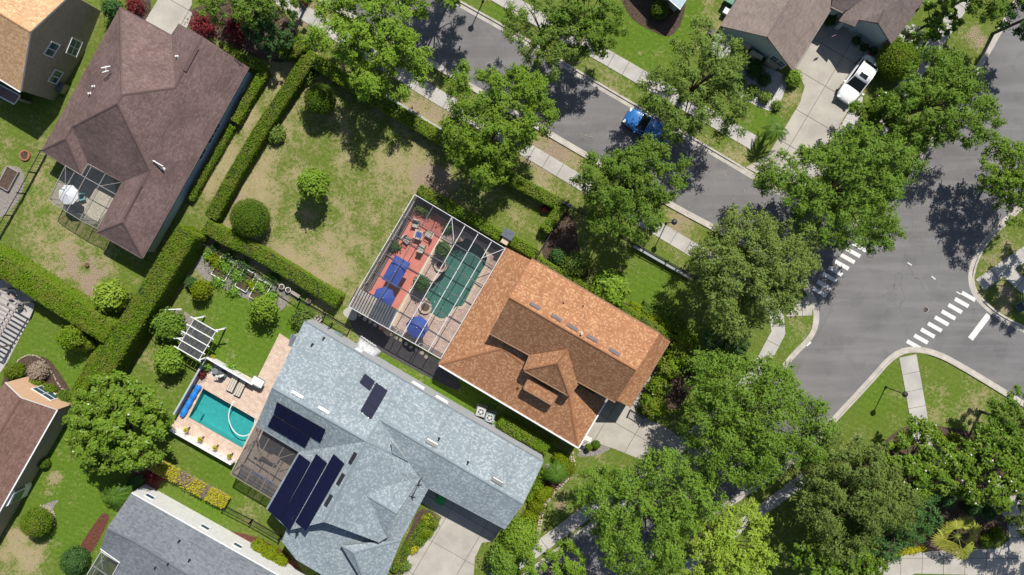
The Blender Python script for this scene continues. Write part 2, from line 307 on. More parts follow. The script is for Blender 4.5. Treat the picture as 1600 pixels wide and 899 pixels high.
# ---------------- object helpers ----------------
def worg(o):
    v = Vector((0, 0, 0))
    while o is not None:
        v += o.location; o = o.parent
    return v
def tag(o, label=None, cat=None, group=None, kind=None):
    if label: o['label'] = label
    if cat: o['category'] = cat
    if group: o['group'] = group
    if kind: o['kind'] = kind
    return o
def thing(name, label, cat, loc, group=None):
    o = bpy.data.objects.new(name, None); C.objects.link(o); o.location = loc; o.empty_display_size = .3
    return tag(o, label, cat, group)
class MB:
    def __init__(s): s.v = []; s.f = []; s.uv = {}
    def add(s, vs, fs):
        n = len(s.v); s.v += [tuple(v) for v in vs]; s.f += [tuple(i+n for i in f) for f in fs]
    def box(s, c, sz, a=0.0, tilt=0.0):
        cx, cy, cz = c; hx, hy, hz = sz[0]/2, sz[1]/2, sz[2]/2; ca, sa = math.cos(a), math.sin(a)
        vs = []
        for z in (-hz, hz):
            for x, y in ((-hx, -hy), (hx, -hy), (hx, hy), (-hx, hy)):
                vs.append((cx+x*ca-y*sa, cy+x*sa+y*ca, cz+z))
        s.add(vs, [(3, 2, 1, 0), (4, 5, 6, 7), (0, 1, 5, 4), (1, 2, 6, 5), (2, 3, 7, 6), (3, 0, 4, 7)])
        return s
    def prism(s, ring, z0, z1, cap0=True):
        pts = [Vector((p[0], p[1])) for p in ring]
        area = sum(pts[i].x*pts[(i+1) % len(pts)].y-pts[(i+1) % len(pts)].x*pts[i].y for i in range(len(pts)))
        if area < 0: pts.reverse()
        n = len(pts); vs = [(p.x, p.y, z0) for p in pts]+[(p.x, p.y, z1) for p in pts]
        fs = [(i, (i+1) % n, n+(i+1) % n, n+i) for i in range(n)]
        for t in tessellate_polygon([[Vector((p.x, p.y, 0)) for p in pts]]):
            a, b_, c_ = t
            cr = (pts[b_]-pts[a]).cross(pts[c_]-pts[a])
            if cr < 0: a, b_, c_ = c_, b_, a
            fs.append((n+a, n+b_, n+c_))
            if cap0: fs.append((c_, b_, a))
        s.add(vs, fs); return s
    def bar(s, p0, p1, w, h=None, up=(0, 0, 1)):
        h = h or w; p0 = Vector(p0); p1 = Vector(p1); d = (p1-p0)
        if d.length < 1e-6: return s
        d.normalize(); u = Vector(up)
        if abs(d.dot(u)) > .98: u = Vector((1, 0, 0))
        sx = d.cross(u).normalized()*w/2; sy = sx.cross(d).normalized()*h/2
        vs = [p+q for p in (p0, p1) for q in (-sx-sy, sx-sy, sx+sy, -sx+sy)]
        s.add(vs, [(0, 1, 2, 3), (7, 6, 5, 4), (4, 5, 1, 0), (5, 6, 2, 1), (6, 7, 3, 2), (7, 4, 0, 3)]); return s
    def tube(s, p0, p1, r0, r1=None, n=8, cap=True):
        r1 = r0 if r1 is None else r1; p0 = Vector(p0); p1 = Vector(p1); d = (p1-p0).normalized()
        u = Vector((0, 0, 1)) if abs(d.z) < .95 else Vector((1, 0, 0))
        x = d.cross(u).normalized(); y = x.cross(d).normalized()
        vs = [p+(x*math.cos(2*math.pi*i/n)+y*math.sin(2*math.pi*i/n))*r for p, r in ((p0, r0), (p1, max(r1, 1e-4))) for i in range(n)]
        fs = [(i, (i+1) % n, n+(i+1) % n, n+i) for i in range(n)]
        if cap: fs += [tuple(range(n-1, -1, -1)), tuple(range(n, 2*n))]
        s.add(vs, fs); return s
    def dome(s, c, r, h, n=12, m=5, z0=None):
        c = Vector(c); vs = []
        for j in range(m):
            t = j/m*math.pi/2
            vs += [c+Vector((math.cos(2*math.pi*i/n)*r*math.cos(t), math.sin(2*math.pi*i/n)*r*math.cos(t), h*math.sin(t))) for i in range(n)]
        vs.append(c+Vector((0, 0, h)))
        fs = [(j*n+i, j*n+(i+1) % n, (j+1)*n+(i+1) % n, (j+1)*n+i) for j in range(m-1) for i in range(n)]
        fs += [((m-1)*n+i, (m-1)*n+(i+1) % n, m*n) for i in range(n)]
        fs.append(tuple(range(n-1, -1, -1))); s.add(vs, fs); return s
    def poly(s, ring, z, holes=()):
        loops = [[Vector((p[0], p[1], 0)) for p in ring]]+[[Vector((p[0], p[1], 0)) for p in h] for h in holes]
        pts = [p for l in loops for p in l]; fs = []
        for a, b_, c_ in tessellate_polygon(loops):
            cr = (pts[b_]-pts[a]).cross(pts[c_]-pts[a]).z
            fs.append((a, b_, c_) if cr > 0 else (c_, b_, a))
        s.add([(p.x, p.y, z) for p in pts], fs); return s
    def build(s, name, mat, parent=None, smooth=False, kind=None, loc=None):
        me = bpy.data.meshes.new(name)
        o = bpy.data.objects.new(name, me); C.objects.link(o)
        if loc is not None: o.location = loc
        if parent is not None: o.parent = parent
        g = worg(o)
        me.from_pydata([(v[0]-g.x, v[1]-g.y, v[2]-g.z) for v in s.v], [], s.f); me.update()
        me.materials.append(MATS[mat])
        if smooth: me.polygons.foreach_set('use_smooth', [True]*len(me.polygons))
        if kind: o['kind'] = kind
        return o
def npmesh(name, verts, nper, mat, parent=None, loc=None, kind=None):
    """faces are consecutive runs of nper vertices"""
    me = bpy.data.meshes.new(name); o = bpy.data.objects.new(name, me); C.objects.link(o)
    if loc is not None: o.location = loc
    if parent is not None: o.parent = parent
    g = worg(o); v = verts-np.array([g.x, g.y, g.z]); n = len(v)
    me.vertices.add(n); me.vertices.foreach_set('co', v.astype(np.float32).ravel())
    me.loops.add(n); me.loops.foreach_set('vertex_index', np.arange(n, dtype=np.int32))
    me.polygons.add(n//nper); me.polygons.foreach_set('loop_start', np.arange(0, n, nper, dtype=np.int32))
    me.update(calc_edges=True); me.materials.append(MATS[mat])
    if kind: o['kind'] = kind
    return o
def pxs(pts, z=0.0): return [P(a, b_, z) for a, b_ in pts]
def nrm(a): return a/np.maximum(np.linalg.norm(a, axis=-1, keepdims=True), 1e-9)
def cards(c, L, W_, up=.6, nref=None, nk=0.0, droop=0.0):
    """leaf-shaped quads at centres c"""
    n = len(c); nn = rng.normal(size=(n, 3)); nn[:, 2] = np.abs(nn[:, 2])+up
    if nref is not None: nn = nrm(nn)+nref*nk
    nn = nrm(nn); t = nrm(np.cross(nn, rng.normal(size=(n, 3)))); b_ = np.cross(nn, t)
    s = rng.uniform(.65, 1.25, (n, 1)); L = L*s; W2 = W_*s
    q = np.stack([c-t*L/2, c+b_*W2/2+t*L*.08, c+t*L/2, c-b_*W2/2+t*L*.08], axis=1)
    return q.reshape(-1, 3)
# roof with fascia, ridge caps and walls under it
def roof(parent, V, faces, mat, wallmat=None, over=.4, wallz=0.0, trim='white_paint', name='roof', thick=.2, caps=True, capmat=None, rimgutter=True):
    names = list(V); co = [P(*V[k]) for k in names]; ix = {k: i for i, k in enumerate(names)}
    F = []
    for f in faces:
        idx = [ix[k] for k in f.split()]
        n = Vector((0, 0, 0))
        for i in range(1, len(idx)-1): n += (co[idx[i]]-co[idx[0]]).cross(co[idx[i+1]]-co[idx[0]])
        if n.z < 0: idx.reverse()
        F.append(idx)
    # settle the corner heights so that every roof face is flat
    cam0 = Vector((0, 0, HC)); z0s = [c.z for c in co]; ray = [(c-cam0) for c in co]
    for it in range(400):
        acc = [[] for _ in co]
        for f in F:
            if len(f) < 4: continue
            ctr = sum((co[i] for i in f), Vector())/len(f); n = Vector((0, 0, 0))
            for i in range(len(f)):
                a, b_ = co[f[i]]-ctr, co[f[(i+1) % len(f)]]-ctr; n += a.cross(b_)
            for i in f:
                den = ray[i].dot(n)
                if abs(den) > 1e-6: acc[i].append((cam0+ray[i]*((ctr-cam0).dot(n)/den)).z)
        for i in range(len(co)):
            if acc[i]:
                k = .12
                z = (sum(acc[i])/len(acc[i]))*(1-k)+z0s[i]*k; z = co[i].z*.4+z*.6
                co[i] = cam0+ray[i]*((z-HC)/ray[i].z)
    me = bpy.data.meshes.new(name); o = bpy.data.objects.new(name, me); C.objects.link(o); o.parent = parent; g = worg(o)
    if len(co) > 8: print('ROOF', name, {k: (round(co[ix[k]].z, 2), V[k][2]) for k in names})
    edge = {}
    for fi, f in enumerate(F):
        for i in range(len(f)):
            a, b_ = f[i], f[(i+1) % len(f)]
            edge.setdefault(frozenset((a, b_)), []).append((fi, a, b_))
    bnd = [(e[0][1], e[0][2]) for e in edge.values() if len(e) == 1]
    n0 = len(co); verts = [c-g for c in co]+[c-g-Vector((0, 0, thick)) for c in co]
    faces_ = [tuple(f) for f in F]+[tuple(i+n0 for i in reversed(f)) for f in F]+[(b_, a, a+n0, b_+n0) for a, b_ in bnd]
    me.from_pydata(verts, [], faces_); me.update(); me.materials.append(MATS[mat]); me.materials.append(MATS[trim])
    mi = [0]*len(F)+[1]*(len(F)+len(bnd)); me.polygons.foreach_set('material_index', mi)
    uvl = me.uv_layers.new(name='UVMap')
    fn = []
    for fi, f in enumerate(F):
        n = Vector((0, 0, 0))
        for i in range(1, len(f)-1): n += (co[f[i]]-co[f[0]]).cross(co[f[i+1]]-co[f[0]])
        n.normalize(); fn.append(n)
        u = Vector((0, 0, 1)).cross(n); u = u.normalized() if u.length > 1e-3 else Vector((1, 0, 0)); v = n.cross(u)
        pl = me.polygons[fi]
        for li in pl.loop_indices:
            p = co[me.loops[li].vertex_index]; uvl.data[li].uv = (p.dot(u), p.dot(v))
    # ridge and hip caps
    if caps:
        for e, lst in edge.items():
            if len(lst) != 2: continue
            f0, f1 = lst[0][0], lst[1][0]; a, b_ = lst[0][1], lst[0][2]
            c1 = sum((co[i] for i in F[f1]), Vector())/len(F[f1])
            if fn[f0].dot(c1-co[a]) < -.06 and fn[f0].dot(fn[f1]) < .985:
                mb = MB(); d = (co[b_]-co[a]).normalized(); up = (fn[f0]+fn[f1]).normalized(); side = d.cross(up).normalized()
                w = .13; L = (co[b_]-co[a]).length; k = max(1, int(L/.32))
                d0 = (fn[f0].cross(d)).normalized(); d1 = (d.cross(fn[f1])).normalized()
                for j in range(k):
                    p0 = co[a]+d*(L*j/k); p1 = co[a]+d*(L*(j+1)/k+.01)
                    h0, h1 = up*.045, up*.025
                    vs = [p0+d0*w*1.05+h0*.6, p0+h0, p0+d1*w*1.05+h0*.6, p1+d0*w*.95+h1*.6, p1+h1, p1+d1*w*.95+h1*.6]
                    mb.add(vs, [(0, 1, 4, 3), (1, 2, 5, 4), (0, 2, 1)])
                mb.build('ridge_cap', capmat or mat, parent if False else o)
    # boundary ring
    nxt = {a: b_ for a, b_ in bnd}; ring = [bnd[0][0]]
    while nxt.get(ring[-1]) is not None and nxt[ring[-1]] != ring[0] and len(ring) < 200: ring.append(nxt[ring[-1]])
    if rimgutter:
        mb = MB()
        for a, b_ in bnd:
            if abs(co[a].z-co[b_].z) < .25:
                d = (co[b_]-co[a]).normalized(); out = d.cross(Vector((0, 0, 1)))*.06
                mb.bar(co[a]+out-Vector((0, 0, .07)), co[b_]+out-Vector((0, 0, .07)), .11, .11)
        if mb.v: mb.build('gutter', trim, o)
    segs = []
    if wallmat:
        pts = [co[i] for i in ring]; m_ = len(pts); ins = []
        for i in range(m_):
            a, b_, c_ = pts[i-1], pts[i], pts[(i+1) % m_]
            d0 = Vector((b_.x-a.x, b_.y-a.y)).normalized(); d1 = Vector((c_.x-b_.x, c_.y-b_.y)).normalized()
            n0_ = Vector((-d0.y, d0.x)); n1_ = Vector((-d1.y, d1.x)); mm = n0_+n1_
            if mm.length < .2: mm = n0_
            mm.normalize(); k = over/max(.35, mm.dot(n0_)); ins.append(Vector((b_.x+mm.x*k, b_.y+mm.y*k, b_.z)))
        mb = MB(); sl = .0
        for i in range(m_):
            a, b_ = ins[i], ins[(i+1) % m_]
            za, zb = a.z-thick*.6, b_.z-thick*.6
            mb.add([(a.x, a.y, wallz), (b_.x, b_.y, wallz), (b_.x, b_.y, zb), (a.x, a.y, za)], [(0, 1, 2, 3)])
            segs.append((Vector((a.x, a.y, 0)), Vector((b_.x, b_.y, 0)), za, zb))
        mb.build('wall', wallmat, parent)
    return o, segs
def window(parent, segs, px, py, z, w, h, frame='white_paint', cols=2, rows=2, glass='glass'):
    q = P(px, py, z); best = None
    for a, b_, za, zb in segs:
        d = b_-a; L = d.length
        if L < 1: continue
        t = max(.0, min(L, (q-a).dot(d)/L)); c = a+d/L*t; dist = (Vector((q.x, q.y, 0))-c).length
        if best is None or dist < best[0]: best = (dist, c, d/L)
    _, c, d = best; out = Vector((d.y, -d.x, 0)); c = c+Vector((0, 0, z))
    fr = MB(); t = .09
    def slab(mb, x0, x1, z0, z1, o0, o1):
        p = [c+d*x0+out*o0, c+d*x1+out*o0, c+d*x1+out*o1, c+d*x0+out*o1]
        mb.prism([(v.x, v.y) for v in p], z+z0, z+z1)
    slab(fr, -w/2-t, w/2+t, h/2, h/2+t, .0, .07); slab(fr, -w/2-t, w/2+t, -h/2-t, -h/2, .0, .09)
    slab(fr, -w/2-t, -w/2, -h/2, h/2, .0, .07); slab(fr, w/2, w/2+t, -h/2, h/2, .0, .07)
    for i in range(1, cols): x = -w/2+w*i/cols; slab(fr, x-.03, x+.03, -h/2, h/2, .0, .05)
    for i in range(1, rows): y = -h/2+h*i/rows; slab(fr, -w/2, w/2, y-.03, y+.03, .0, .048)
    f = fr.build('window', frame, parent)
    pn = MB(); slab(pn, -w/2, w/2, -h/2, h/2, .0, .022); pn.build('pane', glass, f)
    return f
def roofpt(segobj, px, py, zg):
    """point on a roof under the given photo point"""
    o = segobj; deps = None; co = Vector((0, 0, HC)); t = P(px, py, zg); d = (t-co).normalized()
    g = worg(o); from mathutils.bvhtree import BVHTree
    if not hasattr(roofpt, 'c'): roofpt.c = {}
    if o.name not in roofpt.c:
        roofpt.c[o.name] = BVHTree.FromPolygons([v.co+g for v in o.data.vertices], [tuple(p.vertices) for p in o.data.polygons])
    h = roofpt.c[o.name].ray_cast(co, d)
    return (h[0], h[1]) if h[0] else (t, Vector((0, 0, 1)))
def clip(poly, px_, py_, nx, ny):
    out = []
    for i in range(len(poly)):
        a, b_ = poly[i], poly[(i+1) % len(poly)]
        da = (a[0]-px_)*nx+(a[1]-py_)*ny; db = (b_[0]-px_)*nx+(b_[1]-py_)*ny
        if da >= 0: out.append(a)
        if (da >= 0) != (db >= 0):
            t = da/(da-db); out.append((a[0]+(b_[0]-a[0])*t, a[1]+(b_[1]-a[1])*t))
    return out
def parea(p): return abs(sum(p[i][0]*p[(i+1) % len(p)][1]-p[(i+1) % len(p)][0]*p[i][1] for i in range(len(p))))/2
def panelled(name, px_ring, sx, sy, z0, z1, mat, ang=None, gap=.02, org=None, pname='slab'):
    """concrete cut into slabs; each slab is its own object on a bedding sheet"""
    ang = ANG if ang is None else ang
    ring = [(p.x, p.y) for p in pxs(px_ring)]
    base = MB().prism(ring, -.1, z0).build(name, 'joint', kind='structure')
    ca, sa = math.cos(ang), math.sin(ang); o0 = ring[0] if org is None else org
    loc = [((x-o0[0])*ca+(y-o0[1])*sa, -(x-o0[0])*sa+(y-o0[1])*ca) for x, y in ring]
    x0, x1 = min(p[0] for p in loc), max(p[0] for p in loc); y0, y1 = min(p[1] for p in loc), max(p[1] for p in loc)
    i = math.floor(x0/sx)
    while i*sx < x1:
        j = math.floor(y0/sy)
        while j*sy < y1:
            q = loc
            for a, b_, nx, ny in ((i*sx+gap, 0, 1, 0), ((i+1)*sx-gap, 0, -1, 0), (0, j*sy+gap, 0, 1), (0, (j+1)*sy-gap, 0, -1)):
                q = clip(q, a, b_, nx, ny)
                if len(q) < 3: break
            if len(q) >= 3 and parea(q) > .12:
                w = [(o0[0]+x*ca-y*sa, o0[1]+x*sa+y*ca) for x, y in q]
                MB().prism(w, z0-.02, z1+random.uniform(-.006, .006)).build(pname, mat, base)
            j += 1
        i += 1
    return base
def path(name, pts, w, mat='concrete_grey', L=1.5, z=.05):
    c = pxs(pts); base = MB()
    # resample
    P2 = [c[0]]
    for a, b_ in zip(c, c[1:]):
        n = max(1, int((b_-a).length/.5))
        P2 += [a+(b_-a)*((k+1)/n) for k in range(n)]
    def side(i):
        a = P2[max(0, i-2)]; b_ = P2[min(len(P2)-1, i+2)]; d = (b_-a).normalized(); return Vector((-d.y, d.x, 0))
    Lf = [P2[i]+side(i)*w/2 for i in range(len(P2))]; Rt = [P2[i]-side(i)*w/2 for i in range(len(P2))]
    for i in range(len(P2)-1): base.add([Rt[i]+Vector((0, 0, z-.012)), Rt[i+1]+Vector((0, 0, z-.012)), Lf[i+1]+Vector((0, 0, z-.012)), Lf[i]+Vector((0, 0, z-.012))], [(0, 1, 2, 3)])
    b = base.build(name, 'joint', kind='structure')
    st_ = max(1, round(L/.5)); i = 0
    while i < len(P2)-1:
        j = min(i+st_, len(P2)-1)
        def cut(A, k, dirn):  # shrink ends
            return A[k]+(A[min(k+1, len(A)-1)]-A[max(k-1, 0)]).normalized()*dirn*.02
        ring = [cut(Rt, i, 1)]+Rt[i+1:j]+[cut(Rt, j, -1), cut(Lf, j, -1)]+Lf[j-1:i:-1]+[cut(Lf, i, 1)]
        MB().prism([(p.x, p.y) for p in ring], -.02, z+random.uniform(-.005, .005)).build('slab', mat, b)
        i = j
    return b
# ======================= GROUND =======================
def inpoly(px, py, ring):
    c = False; n = len(ring); j = n-1
    for i in range(n):
        xi, yi = ring[i][0], ring[i][1]; xj, yj = ring[j][0], ring[j][1]
        if (yi > py) != (yj > py) and px < (xj-xi)*(py-yi)/(yj-yi)+xi: c = not c
        j = i
    return c
POOL_F = [(728.7, 371), (757, 388.7), (762, 407), (741, 443), (723, 479), (714, 478), (706, 486), (692, 500.6), (666.6, 485), (671, 476), (669, 469), (663.6, 462), (670, 446), (681, 437.5), (690.7, 426), (692, 411), (702.7, 392), (708, 382), (714, 377.5), (722, 378)]
POOL_F = [q for a, b_ in zip(POOL_F, POOL_F[1:]+POOL_F[:1]) for q in ((a[0]*.8+b_[0]*.2, a[1]*.8+b_[1]*.2), (a[0]*.2+b_[0]*.8, a[1]*.2+b_[1]*.8))]
POOL_E = [(318, 607), (401, 655), (379, 700), (295, 652)]
pw = [[(p.x, p.y) for p in pxs(r)] for r in (POOL_F, POOL_E)]
# blobs in photo px: x, y, radius, dry, lush, bare
BL = [(600,230,170,.20,-.1,.0),(420,270,60,.2,0,.0),(380,300,60,.55,0,.25),(560,330,70,.1,0,.05),(450,420,70,.55,0,.2),(530,420,60,.5,0,.25),(640,270,50,.45,0,.35),(680,280,30,.2,0,.5),(460,120,60,.6,0,.25),(430,200,30,.4,0,.3),(700,300,40,.2,0,.25),
 (400,400,45,.35,0,.5),(330,380,30,.3,0,.3),(380,180,30,.5,0,.0),(350,240,30,.6,0,.1),(320,290,25,.5,0,.0),(300,440,45,.35,0,.25),
 (100,330,60,.4,0,.05),(130,410,45,.45,0,.55),(60,400,40,.4,0,.2),(150,460,25,.2,0,.6),(60,290,40,.15,.3,.0),(200,420,30,.1,.2,0),(40,230,40,.2,0,0),(10,330,30,.1,0,.2),
 (440,500,110,-.3,.75,-.2),(380,510,70,-.3,.6,-.1),(260,620,60,.05,.4,-.1),(230,560,30,.3,.2,.05),(330,650,40,-.2,.5,0),(410,545,25,.2,0,.0),(350,490,20,.35,0,.1),(330,560,30,-.1,.3,0),
 (60,545,80,-.35,.6,-.3),(110,590,50,-.3,.6,-.2),(130,720,90,-.4,1.0,-.3),(110,830,80,-.4,1.0,-.3),(40,870,50,.75,-.3,.35),(88,750,22,.6,-.3,.45),(75,775,20,.4,-.3,.5),(90,740,15,.4,0,.3),(30,850,30,.4,0,.2),
 (330,730,50,-.3,.6,-.2),(410,790,40,.2,.2,0),(300,790,50,-.1,.4,-.1),(380,740,30,-.2,.5,0),
 (830,330,60,.12,-.15,.03),(760,310,40,.1,.0,.1),(812,335,18,.25,0,.2),(1010,440,50,-.3,.5,-.3),(1010,470,40,-.3,.4,-.3),(1100,580,60,-.2,.4,-.1),(950,370,40,.1,0,.1),(880,360,25,.2,0,.3),
 (620,600,60,-.2,.5,-.1),(700,620,70,-.3,.6,-.1),(560,520,40,.35,0,.1),(740,640,60,-.2,.5,0),(500,480,40,.3,0,.1),
 (870,260,50,.45,0,.3),(860,240,30,.3,0,.4),(1060,360,40,.55,0,.45),(820,230,30,.4,0,.3),(700,180,30,.5,0,.5),(650,160,30,.5,0,.5),(480,20,30,.4,0,.6),(940,110,40,.35,.1,.0),(970,140,30,.3,0,.05),(1140,240,30,.35,.1,.0),(1160,230,25,.2,.2,0),
 (1180,190,40,-.3,.6,-.2),(1000,70,60,-.4,.8,-.3),(1060,40,40,.0,.6,-.1),(1110,60,30,.5,0,.05),(1130,20,30,.4,0,.05),(780,20,30,-.3,.6,-.2),(1085,20,15,-.3,.8,-.1),
 (1240,150,20,.35,0,.0),(1225,180,20,.3,0,0),(1450,60,40,-.1,.4,0),(1430,100,30,.2,.1,0),(1520,60,30,.3,0,.5),(1400,230,30,.2,0,.5),(1570,400,40,.3,0,.5),(1570,470,40,.3,0,.5),
 (1370,620,60,-.2,.6,-.2),(1360,590,20,.1,.4,0),(1500,620,70,.05,.3,-.1),(1530,640,40,.25,.0,.0),(1470,650,30,.2,.2,-.1),(1235,530,30,.0,.5,-.2),(1250,510,15,.3,.2,0),
 (880,760,60,.15,.2,.1),(870,790,40,.1,.3,.0),(875,795,12,.1,-.2,.6),(870,860,30,.1,.3,0),(760,870,25,.1,.2,.2),(940,700,25,.1,.2,.1),
 (1460,890,60,-.2,.6,-.2),(340,800,30,-.2,.6,0),(600,880,40,-.1,.3,0),(850,740,30,-.2,.5,0),(30,160,60,-.1,.3,0)]
bx = np.array([[*P(b_[0], b_[1])[:2], b_[2]/17.0, *b_[3:]] for b_ in BL])
def axis(lo, hi, st_, far): return np.concatenate([-np.array(far[::-1])+lo, np.arange(lo, hi+.01, st_), hi+np.array(far)])
gx = axis(-56, 56, .5, [10, 40, 120, 400, 1200]); gy = axis(-38, 34, .5, [10, 40, 120, 400, 1200])
X, Y = np.meshgrid(gx, gy); nx_, ny_ = len(gx), len(gy)
vt = np.stack([X.ravel(), Y.ravel(), np.zeros(X.size)], 1)
tf = np.zeros((X.size, 3)); tf[:] = (.12, .25, .05)
for b_ in bx:
    w_ = np.exp(-((vt[:, 0]-b_[0])**2+(vt[:, 1]-b_[1])**2)/(b_[2]**2)*1.1)
    tf += w_[:, None]*b_[3:6]
fs = []
pr = []
for ring in pw:
    cx = sum(p[0] for p in ring)/len(ring); cy = sum(p[1] for p in ring)/len(ring)
    pr.append([(cx+(p[0]-cx)*1.0, cy+(p[1]-cy)*1.0) for p in ring])
bb = [(min(p[0] for p in r)-.7, max(p[0] for p in r)+.7, min(p[1] for p in r)-.7, max(p[1] for p in r)+.7) for r in pr]
for j in range(ny_-1):
    for i in range(nx_-1):
        cx, cy = (gx[i]+gx[i+1])/2, (gy[j]+gy[j+1])/2; skip = False
        for k in range(2):
            if bb[k][0] < cx < bb[k][1] and bb[k][2] < cy < bb[k][3]:
                if any(inpoly(cx+dx, cy+dy, pr[k]) for dx in (-.3, 0, .3) for dy in (-.3, 0, .3)): skip = True
        if not skip: fs.append((j*nx_+i, j*nx_+i+1, (j+1)*nx_+i+1, (j+1)*nx_+i))
me = bpy.data.meshes.new('ground'); me.from_pydata(vt.tolist(), [], fs); me.materials.append(MATS['lawn'])
ca = me.color_attributes.new('turf', 'FLOAT_COLOR', 'POINT')
ca.data.foreach_set('color', np.concatenate([np.clip(tf, 0, 1), np.ones((len(tf), 1))], 1).astype(np.float32).ravel())
ground = bpy.data.objects.new('ground', me); C.objects.link(ground); tag(ground, kind='structure')

def chaikin(pts, n=2, closed=False):
    for _ in range(n):
        o = [] if closed else [pts[0]]
        for a, b_ in zip(pts, pts[1:]+([pts[0]] if closed else [])):
            o += [(a[0]*.75+b_[0]*.25, a[1]*.75+b_[1]*.25), (a[0]*.25+b_[0]*.75, a[1]*.25+b_[1]*.75)]
        if not closed: o.append(pts[-1])
        pts = o
    return pts
K1 = chaikin([(600,-63),(640,-40),(710,0),(800,50),(897,110),(987,163),(1103,230),(1200,288),(1300,346),(1350,350),(1395,312),(1418,277),(1475,190),(1533,97),(1570,30),(1600,-20),(1640,-80)])
K2 = chaikin([(1790,120),(1640,275),(1600,320),(1560,357),(1533,387),(1518,425),(1520,450),(1533,470),(1561,494),(1600,513),(1720,575)])
K3 = chaikin([(1760,725),(1600,634),(1547,601),(1500,573),(1467,555),(1432,546),(1398,553),(1357,600),(1310,650),(1268,696),(1240,722),(1150,782),(1060,840),(980,899),(900,950)])
K4 = chaikin([(770,935),(820,899),(880,850),(950,800),(1030,745),(1110,690),(1180,630),(1233,558),(1268,525),(1276,495),(1268,462),(1235,425),(1200,405),(1107,353),(1057,327),(908,240),(857,210),(683,105),(500,0),(420,-48)])
road = MB().poly([(p.x, p.y) for p in pxs(K1+K2+K3+K4)], .006).build('road', 'asphalt', kind='structure')
def kerb(pts, drop=()):
    c = pxs(pts); b_ = MB(); g = MB()
    nn = []
    for i in range(len(c)):
        d = (c[min(i+1, len(c)-1)]-c[max(i-1, 0)]).normalized(); nn.append(Vector((d.y, -d.x, 0)))
    for i in range(len(c)-1):
        h0 = .03 if any(math.dist(pts[i], q[:2]) < q[2] for q in drop) else .12
        h1 = .03 if any(math.dist(pts[i+1], q[:2]) < q[2] for q in drop) else .12
        q = [c[i]-nn[i]*.02, c[i+1]-nn[i+1]*.02, c[i+1]-nn[i+1]*.19, c[i]-nn[i]*.19]
        b_.add([q[0], q[1], q[2], q[3], q[0]+Vector((0, 0, h0)), q[1]+Vector((0, 0, h1)), q[2]+Vector((0, 0, h1)), q[3]+Vector((0, 0, h0))], [(4, 5, 6, 7), (0, 1, 5, 4), (2, 3, 7, 6)])
        g.add([c[i]-nn[i]*.02+Vector((0, 0, .022)), c[i+1]-nn[i+1]*.02+Vector((0, 0, .022)), c[i+1]+nn[i+1]*.36+Vector((0, 0, .011)), c[i]+nn[i]*.36+Vector((0, 0, .011))], [(0, 1, 2, 3)])
    b_.build('kerb', 'kerb', kind='structure'); g.build('gutter_strip', 'kerb', road)
kerb(K1, [(1200, 288, 60)]); kerb(K2, [(1522, 452, 22)]); kerb(K3, [(1432, 546, 18)]); kerb(K4, [(1276, 490, 22), (1070, 718, 40)])
# painted markings
def stripe(px, py, L, w, ang, name='crosswalk_stripe'):
    c = P(px, py); ca, sa = math.cos(ang), math.sin(ang)
    ring = [(c.x+x*ca-y*sa, c.y+x*sa+y*ca) for x, y in ((-L/2, -w/2), (L/2, -w/2), (L/2, w/2), (-L/2, w/2))]
    MB().poly(ring, .0115).build(name, 'road_paint', road)
for x, y in ((683,717),(717,690),(749,662),(782,634),(814,605),(846,577),(877,547),(908,519),(940,490)):
    stripe(x/3+1200, y/3+300, 1.45, .36, -R(29))
for x, y in ((242,470),(263,438),(288,400),(316,372),(346,343),(374,313),(400,285),(428,258)):
    stripe(x/3+1200, y/3+300, 1.45, .36, -R(29))
stripe(1530.5, 511, 2.75, .55, R(54), 'stop_bar')
for x, y, a in ((664,338,-30),(776,403,-40),(530,253,-35),(893,474,-30)): stripe(x/3+1200, y/3+300, .45, .1, R(a), 'survey_mark')
for x, y in ((184,700),(190,712)): stripe(x/3+1200, y/3+300, .5, .22, R(40), 'utility_mark')
mh = thing('manhole_cover', 'round rusty iron manhole cover in the road beside the sunlit crosswalk', 'manhole cover', P(1446, 484))
g = MB(); g.tube(P(1446, 484, .008), P(1446, 484, .02), .29, .29, 20); g.build('rim', 'concrete_grey', mh)
g = MB(); g.tube(P(1446, 484, .01), P(1446, 484, .03), .24, .24, 20); lid = g.build('lid', 'iron', mh)
g = MB()
for i in range(-2, 3): g.box(P(1446, 484, .034)+Vector((0, i*.08, 0)), (.36-.06*abs(i), .025, .012))
g.build('ribs', 'iron', lid)

# pavements, paths, driveways
path('sidewalk', [(380,-38),(470,17),(660,137),(875,266),(1037,363),(1120,413),(1180,455),(1213,490),(1216,520),(1195,560),(1150,620),(1090,675),(1020,725),(940,783),(880,828),(820,872),(770,905)], 1.3)
path('sidewalk', [(700,-52),(800,6),(955,94),(1165,216),(1178,224)], 1.35)
path('sidewalk', [(1262,262),(1340,265),(1375,215),(1412,140),(1480,40),(1515,-15)], 1.4)
path('sidewalk', [(1530,446),(1570,418),(1640,370)], 1.25)
path('sidewalk', [(1575,425),(1600,448),(1650,480)], 1.2)
path('sidewalk', [(1418,556),(1428,610),(1440,680),(1452,700),(1475,735)], 1.6)
path('sidewalk', [(1260,745),(1200,790),(1120,850),(1050,905)], 1.1)
panelled('crossing_ramp', [(1228,495),(1243,470),(1262,462),(1270,480),(1268,493)], 1.5, 1.5, .02, .05, 'concrete', ang=0)
panelled('garden_walk', [(1340,905),(1380,876),(1417,864),(1475,860),(1560,857),(1577,843),(1573,815),(1556,790),(1535,765),(1555,750),(1610,790),(1640,850),(1620,920),(1520,930),(1512,898),(1430,896),(1390,912)], 2.0, 2.0, .02, .05, 'concrete', ang=0)
